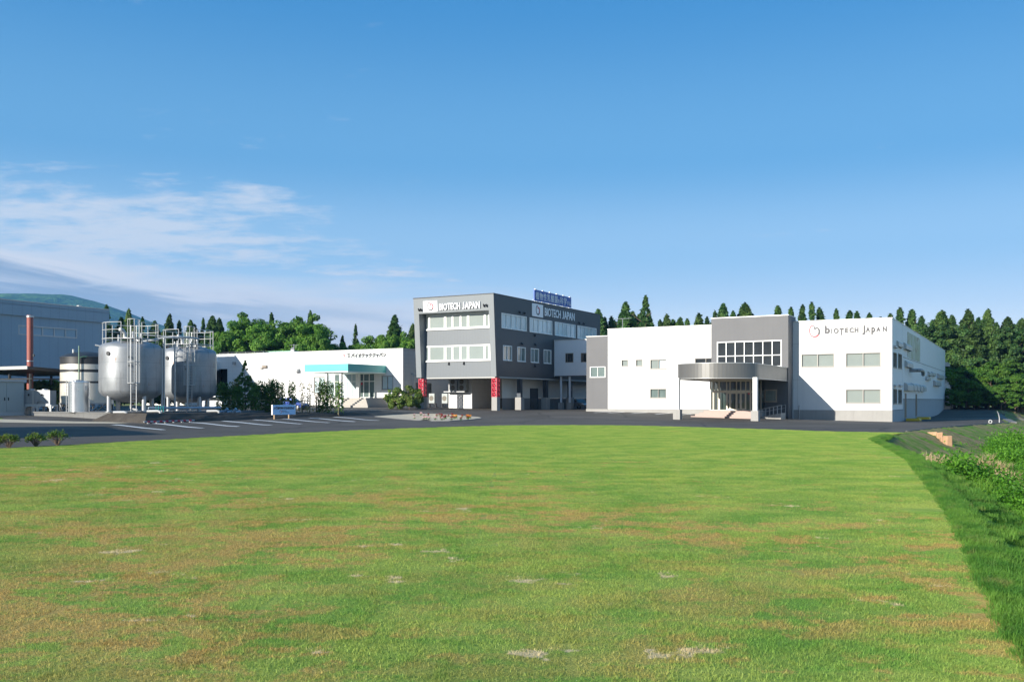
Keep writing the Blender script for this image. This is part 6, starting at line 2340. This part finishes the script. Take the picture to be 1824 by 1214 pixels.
    for i, (px, v, Y, wd) in enumerate(dec):
        plant_tree(D[i % 3], px, v, Y, names[i], group='broad green trees behind the low white building', H=16, wide=wd)
    con = [(195, 545, 175, .9, 'dark cedar at the warehouse corner'), (214, 566, 178, .9, 'low dark cedar just right of the warehouse corner'), (236, 551, 176, .9, 'pointed dark cedar behind the nearer tank rail'), (256, 566, 182, 1.0, 'dark cedar behind the nearer tank, low at its right'),
           (272, 572, 178, 1.0, 'low dark cedar in the gap between the tank rails'), (295, 560, 178, .9, 'dark open-crowned cedar between the two tanks'), (317.6, 572, 180, .9, 'dark cedar behind the left of the farther tank rail'), (336, 571, 178, .9, 'dark cedar behind the middle of the farther tank rail'),
           (352, 578, 182, 1.1, 'low dark cedar behind the right of the farther tank'), (361, 568, 180, .9, 'dark cedar just left of the tall one by the farther tank'), (375.5, 563, 176, 1.0, 'tall dark cedar just right of the farther tank rail'), (392, 568, 184, .9, 'dark cedar peeping left of the leafy clump'),
           (488, 559, 180, 1.15, 'dark cedar standing in the middle of the leafy clump'), (549.6, 554, 182, .8, 'dark cedar tip above the right of the leafy clump'), (612, 598, 178, .8, 'small dark tree left of the lone pointed cedar'), (634.5, 579, 178, .85, 'lone pointed cedar in the gap of sky'),
           (697, 562, 172, 1.35, 'large broad cedar left of the office block'), (727, 577, 172, 1.0, 'dark cedar touching the office block wall'), (738, 588, 176, 1.0, 'dark cedar half hidden behind the office block')]
    for i, (px, v, Y, wd, lab) in enumerate(con):
        plant_tree(C[(i * 2 + 4) % 6], px, v, Y, lab, group='cedars behind the tanks and the low white building', wide=wd)
    low = [(592, 606, 172), (600, 611, 170), (622, 612, 171), (648, 609, 172), (664, 603, 170), (676, 594, 168), (690, 600, 167), (708, 592, 168), (720, 602, 168), (735, 597, 168)]
    for i, (px, v, Y) in enumerate(low):
        plant_tree(D[(i + 1) % 3], px, v, Y, f'low green tree peeping over the low white roof, {ORD[i]} from the leafy clump', group='low trees peeping over the low white roof', H=16, wide=.75)
    # behind the open shed
    hd = broadleaf(41, 5.0, 2.2, 60, 90, M_SHRUB, 'hedge_tree', .02, .2)
    for i, (px, v, Y) in enumerate(((8, 668, 112), (30, 672, 112), (66, 670, 112), (86, 668, 113), (104, 672, 112))):
        plant_tree(hd, px, v, Y, f'leafy shrub seen through the open shed, {ORD[i]} from its left end', 'shrub', 'leafy shrubs behind the open shed', H=5.0, wide=1.1)


forest()


def sapling(seed, H, R, n, m, name='sapling', stake=True, tiers=9, thin=0.0):
    r = np.random.default_rng(seed)
    e = empty(name)
    trunk_mesh(e, H * .97, .05, .08, 8, seed, lh=(.15, .95), ll=.10)
    hz_ = r.uniform(.1, 1, n)
    tier = np.round(hz_ * tiers) / tiers + r.normal(0, .045, n)
    a = r.uniform(0, 6.28, n)
    rr = R * np.sqrt(r.uniform(0, 1, n)) * (1 - .35 * tier)
    lump = np.sin(a * 3 + tier * 19 + seed) > -.2 - (1 - thin)
    P = np.stack([np.cos(a) * rr, np.sin(a) * rr, tier * H - rr * .15], 1)[lump]
    leaf_cloud('crown', P, np.full(len(P), .13), m, seed + 3, up=.4, parent=e)
    if stake:
        MB().tube([(.12, -.1, -.1), (.12, -.1, H * .62)], .045, 6).build('stake', M_BAMBOO, e)
    return e


def front_planting():
    rnd = random.Random(3)
    zb = .62
    # conifer sapling
    c = at(437, 104)
    con = cedar(61, 5.4, 1.45, 190, 34, 'fir_sapling', M_SAPL, .25, .06, .46)
    con.location = (c.x, c.y, zat(729.5, 104))
    con.rotation_euler = (0, 0, 1)
    k = (zat(643, 104) - zat(729.5, 104)) / 5.4
    con.scale = (k, k, k)
    tag(con, 'young fir with tiered branches, tallest plant on the berm', 'tree')
    S = [sapling(71, 3.4, .68, 1000, M_SAPL), sapling(72, 3.4, .6, 700, M_SAPL, thin=.5), sapling(73, 3.4, .5, 170, M_SAPY, thin=.6), sapling(74, 3.4, 1.0, 950, M_SAPL, stake=False), sapling(75, 3.4, .85, 480, M_SAPY, stake=False)]
    used = set()
    row = [(396, 683, 3, 'dark bushy sapling nearest the farther tank'), (408, 688, 3, 'dark bushy sapling second from the farther tank'), (417, 680, 4, 'reddish-brown sapling left of the young fir'), (424, 690, 3, 'dark sapling squeezed between the brown one and the fir'), (452, 688, 3, 'dark bushy sapling just right of the young fir'), (463, 681, 3, 'dark bushy sapling, tallest right of the fir'),
           (474, 686, 3, 'dark bushy sapling before the gap in the row'), (482, 680, 0, 'leafy sapling at the left end of the bamboo rails'), (490, 680, 0, 'leafy sapling behind the notice board, left one'), (501, 683, 1, 'thin leafy sapling behind the notice board'), (520, 681, 1, 'leafy sapling just right of the notice board'),
           (539, 683, 2, 'nearly bare sapling, left one of two'), (551, 685, 2, 'nearly bare sapling, right one of two'), (564, 684, 2, 'sparse yellowish sapling left of three leafy ones'), (575, 680, 0, 'leafy staked sapling, left of the three before the porch'), (588, 681, 1, 'leafy staked sapling, middle of the three before the porch'), (604, 681, 1, 'leafy staked sapling at the right end of the row')]
    for px, v, k, lab in row:
        Y = 103 + rnd.uniform(-1, 1)
        p = S[k]
        o = p if k not in used else copy_tree(p)
        used.add(k)
        c = at(px, Y)
        z0 = zat(736.5, Y)
        o.location = (c.x, c.y, z0)
        o.rotation_euler = (0, 0, rnd.uniform(0, 6.28))
        s = (zat(v, Y) - z0) / 3.4
        o.scale = (s, s, s)
        tag(o, lab, 'sapling', 'saplings in a row on the berm')
    # bamboo rails
    c0, c1 = at(388, 102), at(548, 104.5)
    e = empty('bamboo_fence', (c0.x, c0.y, zat(737, 102)), math.atan2(c1.y - c0.y, c1.x - c0.x), 'low bamboo rail fence tied along the sapling row', 'fence')
    L = (c1 - c0).length
    for k in range(8):
        x = L * k / 7
        MB().tube([(x, 0, -.2), (x, 0, 2.05 if k % 2 else 1.75)], .055, 6).build('post', M_BAMBOO, e)
    for z in (.75, 1.55):
        MB().tube([(-.3, -.07, z), (L * .3, -.07, z + .06), (L * .62, -.07, z - .02), (L + .3, -.07, z - .12)], .045, 6).build('rail', M_BAMBOO, e)
    # bush by the office block
    e = broadleaf(81, 2.6, 1.75, 60, 75, M_SHRUB, 'rounded_bush', -.05, .13)
    used_b = False
    for px, vt, vb, Y, lab in ((711, 689, 724, 121, 'rounded reddish-green bush at the foot of the porch steps'), (729, 686, 724.5, 120, 'taller rounded bush beside the left red column')):
        o = e if not used_b else copy_tree(e)
        used_b = True
        c = at(px, Y)
        zg = hz(c.x, c.y)
        o.location = (c.x, c.y, zg - .05)
        k = (zat(vt, Y) - zg) / 2.6
        o.scale = (k * .9, k * .9, k)
        o.rotation_euler = (0, 0, px)
        tag(o, lab, 'bush', 'bushes at the porch steps')
    # azaleas at the near edge of the lawn
    for i, (px, vt, vb, wd, seed) in enumerate(((16, 769, 797, 36, 91), (64, 766, 795, 30, 92), (102.5, 763, 792, 36, 93), (-4, 774, 797, 20, 94))):
        w = rayhit(px, vb)
        Y = w.y
        h = (vb - vt) / FPX * Y * .92
        rad = wd / 2 / FPX * Y
        e = empty('azalea_bush', (w.x, w.y, hz(w.x, w.y)), 0, ('widest low azalea at the lawn edge, leftmost whole bush', 'low azalea between the other two at the lawn edge', 'low azalea on thin stems, rightmost at the lawn edge', 'azalea cut off by the left picture edge')[i], 'bush', 'azaleas at the lawn edge')
        r = np.random.default_rng(seed)
        P, st = [], MB()
        for k in range(30):
            a, f = r.uniform(0, 6.28), r.uniform(.15, 1) ** .6
            tip = np.array([math.cos(a) * rad * f, math.sin(a) * rad * f * .8, h * (.97 - .42 * f * f) * r.uniform(.75, 1)])
            st.tube([(tip[0] * .06, tip[1] * .06, -.02), (tip[0] * .5, tip[1] * .5, tip[2] * .55), tuple(tip)], [.016, .011, .006], 4)
            P.append(tip + r.normal(0, .07, (30, 3)) * np.array([1, 1, .75]))
        P = np.concatenate(P)
        leaf_cloud('leaves', P, np.full(len(P), .042), M_SHRUB, seed + 2, up=.5, parent=e)
        st.build('stems', M_BARK, e)


front_planting()


def flower_bed():
    pts = [(668, 741.5), (700, 738.6), (735, 737.2), (775, 737), (815, 739), (850, 742.5), (858, 744.6), (840, 747), (800, 749.6), (770, 749.8), (735, 747.4), (695, 744.2)]
    W_ = [rayhit(*p) for p in pts]
    poly = [(w.x, w.y) for w in W_]
    s = sheet('flower_bed', poly, .8, .035, M_SAND)
    kb = MB().tube([(w.x, w.y, hz(w.x, w.y) - .015) for w in W_], .06, 6, closed=True).build('bed_edging', M_CONC_D, s)
    cols = {'r': ('red_bloom', (.28, .008, .02)), 'p': ('pink_bloom', (.72, .45, .48)), 'o': ('orange_bloom', (.85, .33, .02))}
    lst = [(30, 868, 'p'), (160, 858, 'p'), (220, 872, 'p'), (300, 862, 'r'), (35, 918, 'p'), (210, 930, 'p'), (255, 930, 'p'), (315, 938, 'p'), (440, 942, 'p'), (460, 880, 'r'), (512, 862, 'r'), (552, 866, 'r'), (565, 890, 'r'), (540, 925, 'r'), (565, 944, 'p'), (605, 928, 'r'), (628, 920, 'r'), (685, 882, 'r'), (757, 874, 'r'), (780, 896, 'o'), (800, 922, 'r'), (828, 915, 'o'), (745, 944, 'r'), (922, 944, 'r'), (950, 888, 'r'), (1055, 930, 'r'), (1090, 916, 'o'), (1050, 908, 'o')]
    protos = {}
    cnt = {'r': 0, 'p': 0, 'o': 0}
    for x, y, k in lst:
        w = rayhit(735 + x / 10.73, 660 + y / 10.73 + .6)
        if k not in protos:
            e = empty('flower_plant')
            r = np.random.default_rng(ord(k))
            P = r.normal(0, 1, (110, 3)) * np.array([.075, .075, .045]) + np.array([0, 0, .30])
            mm = mat(*cols[k], rough=.6, var=.1)
            leaf_cloud('blossom', P, np.full(110, .035), mm, 5, up=.6, aspect=.8, parent=e)
            P = r.normal(0, 1, (60, 3)) * np.array([.08, .08, .07]) + np.array([0, 0, .13])
            leaf_cloud('leaves', P, np.full(60, .05), M_SAPL, 6, up=.4, parent=e)
            protos[k] = e
            o = e
        else:
            o = copy_tree(protos[k])
        cnt[k] += 1
        o.location = (w.x, w.y, hz(w.x, w.y) + .02)
        s_ = random.uniform(.75, 1.1)
        o.scale = (s_, s_, s_)
        o.rotation_euler = (0, 0, random.uniform(0, 6))
        tag(o, {'r': 'red flower plant in the sandy oval bed', 'p': 'pale pink flower plant in the sandy oval bed', 'o': 'orange flower plant in the sandy oval bed'}[k], 'flower', {'r': 'red flowers in the oval bed', 'p': 'pink flowers in the oval bed', 'o': 'orange flowers in the oval bed'}[k])


flower_bed()


# ------------------------------------------------------------------ cars
def car(loc, rz, paint, label, van=False):
    e = empty('parked_car', loc, rz, label, 'car', 'cars parked among the buildings')
    L, Wd = (3.4, 1.48) if van else (4.2, 1.68)
    if van:
        low = [(-1.7, .28), (1.68, .28), (1.70, .62), (1.62, .92), (1.25, 1.02), (-1.62, 1.02), (-1.70, .8)]
        cab = [(1.28, 1.0), (.72, 1.60), (.5, 1.66), (-1.45, 1.66), (-1.62, 1.0)]
    else:
        low = [(-2.1, .3), (2.08, .3), (2.1, .6), (1.95, .78), (1.05, .92), (-1.95, .95), (-2.1, .75)]
        cab = [(1.1, .9), (.35, 1.42), (.1, 1.47), (-1.15, 1.45), (-1.9, .93)]
    w = Wd / 2
    mp = lambda x, z, y: (x, y, z)
    body = MB().prism(low, -w, w, 0, mp)
    n = len(cab)
    vs = [(x, -w * (1 if z < 1.05 else .82), z) for x, z in cab] + [(x, w * (1 if z < 1.05 else .82), z) for x, z in cab]
    body._faces(vs, [tuple(range(n - 1, -1, -1)), tuple(range(n, 2 * n))] + [(i, (i + 1) % n, n + (i + 1) % n, n + i) for i in range(n)], 0)
    b = body.build('body', paint, e)
    md = b.modifiers.new('bevel', 'BEVEL')
    md.width, md.segments = .05, 2
    zc = (cab[0][1] + cab[1][1]) / 2
    gl = MB()
    for s in (-1, 1):
        y0, y1 = s * (w + .008), s * (w * .86 + .008)
        za, zb = cab[0][1] + .08, cab[2][1] - .12
        xa0, xa1 = cab[0][0] - .25, cab[2][0] - .06
        xb0, xb1 = cab[-1][0] + .22, cab[3][0] + .1
        ya = s * (w * .985 + .02)
        xm = (xa1 + xb1) / 2
        for (p, q, r_, t_) in ((xa0, xm + .04, xm + .04, xa1), (xm - .04, xb0, xb1, xm - .04)):
            gl.face([(p, ya, za), (q, ya, za), (r_, s * (w * .845 + .03), zb), (t_, s * (w * .845 + .03), zb)])
    gl.face([(cab[0][0] - .05, -w * .88, cab[0][1] + .07), (cab[0][0] - .05, w * .88, cab[0][1] + .07), (cab[1][0] + .07, w * .76, cab[1][1] - .02), (cab[1][0] + .07, -w * .76, cab[1][1] - .02)])
    gl.build('windows', M_DARK, e)
    for x in (-L * .30, L * .31):
        for s in (-1, 1):
            t = MB().tube([(x, s * (w - .17), .29), (x, s * (w + .012), .29)], .29, 18).build('wheel', M_TYRE, e)
            MB().tube([(x, s * (w + .013), .29), (x, s * (w + .02), .29)], .17, 12).build('rim', M_GALV, t)
    for s in (-1, 1):
        MB().box(L / 2 - .16, L / 2 + .015, s * w * .82 - .16, s * w * .82 + .16, .62, .78).build('headlight', M_LETW, e)
    return e


c = at(1031, 139)
car((c.x, c.y, hz(c.x, c.y)), R_(-60), mat('silver_paint', (.45, .47, .50), .25, .7, var=.02), 'small silver car parked behind the posts of the link bridge')
c = at(519, 117)
car((c.x, c.y, hz(c.x, c.y)), R_(-16), mat('blue_paint', (.02, .06, .28), .25, .3, var=.02), 'blue car parked behind the bamboo rails and saplings')
c = at(385, 121)
car((c.x, c.y, hz(c.x, c.y)), R_(-25), mat('white_paint', (.8, .8, .8), .25, var=.02), 'white car parked behind the farther tank and dark saplings', True)


# ------------------------------------------------------------------ things on the bank
def bank_things():
    m = mat('rusty_block', (.46, .28, .16), .85, var=.12, vscale=4, stain=(.40, .12, .04), stain_amt=.8, stain_scale=2.5, bump=.4)
    blk = [(1661, 773.5, .7, .4, .16), (1673, 780.5, .4, .4, .42), (1680.5, 787, .42, .42, .36), (1688.5, 792.5, .45, .45, .62)]
    labs = ['flat rusty block, highest on the bank by the road', 'upright rusty block, second down the bank', 'rusty block just above the lowest tall one', 'tall rusty block, lowest of the four on the bank']
    for i, (px, v, a, b, h) in enumerate(blk):
        w = rayhit(px, v)
        r = random.Random(i)
        mb = MB()
        vs = [(x + r.uniform(-.05, .05), y + r.uniform(-.05, .05), z + r.uniform(-.05, .05)) for z in (-.35, h) for y in (-b / 2, b / 2) for x in (-a / 2, a / 2)]
        mb._faces(vs, [(0, 2, 3, 1), (4, 5, 7, 6), (0, 1, 5, 4), (2, 6, 7, 3), (0, 4, 6, 2), (1, 3, 7, 5)], 0)
        o = mb.build('stone_block', m, None, (w.x, w.y, hz(w.x, w.y)), (0, 0, -TH + .2 * i))
        bv = o.modifiers.new('bevel', 'BEVEL')
        bv.width, bv.segments = .05, 2
        tag(o, labs[i], 'block', 'rusty blocks on the bank')
    w = at(1764, 97)
    mb = MB()
    pts = [(.15 * math.cos(t), 0, .19 + .16 * math.sin(t)) for t in np.linspace(0, 2 * math.pi, 24, endpoint=False)]
    mb.tube(pts, .055, 8, closed=True)
    o = mb.build('pipe_ring', M_WPIPE, None, (w.x, w.y, hz(w.x, w.y) - .03), (0, 0, -.3))
    tag(o, 'white ring standing on the kerb at the bank top', 'ring')
    w = at(1780, 103)
    o = MB().tube([(0, 0, -.2), (0, 0, .5), (-.1, 0, .95), (-.25, 0, 1.25)], [.06, .06, .05, .03], 6).build('marker_post', M_GALV, None, (w.x, w.y, hz(w.x, w.y)))
    tag(o, 'thin bent marker post at the corner of the kerb', 'post')


bank_things()


# ------------------------------------------------------------------ the air
def build_haze():
    m = bpy.data.materials.new('air')
    m.use_nodes = True
    nt = m.node_tree
    nt.nodes.clear()
    out = nt.nodes.new('ShaderNodeOutputMaterial')
    v = nt.nodes.new('ShaderNodeVolumePrincipled')
    v.inputs['Color'].default_value = (0.20, 0.50, 0.95, 1)
    v.inputs['Density'].default_value = HAZE
    v.inputs['Anisotropy'].default_value = 0.0
    nt.links.new(v.outputs[0], out.inputs['Volume'])
    o = MB().box(-5600, 3000, -700, 4800, -8, 520).build('haze', m)
    o['kind'] = 'stuff'


HAZE = 0.0001
build_haze()
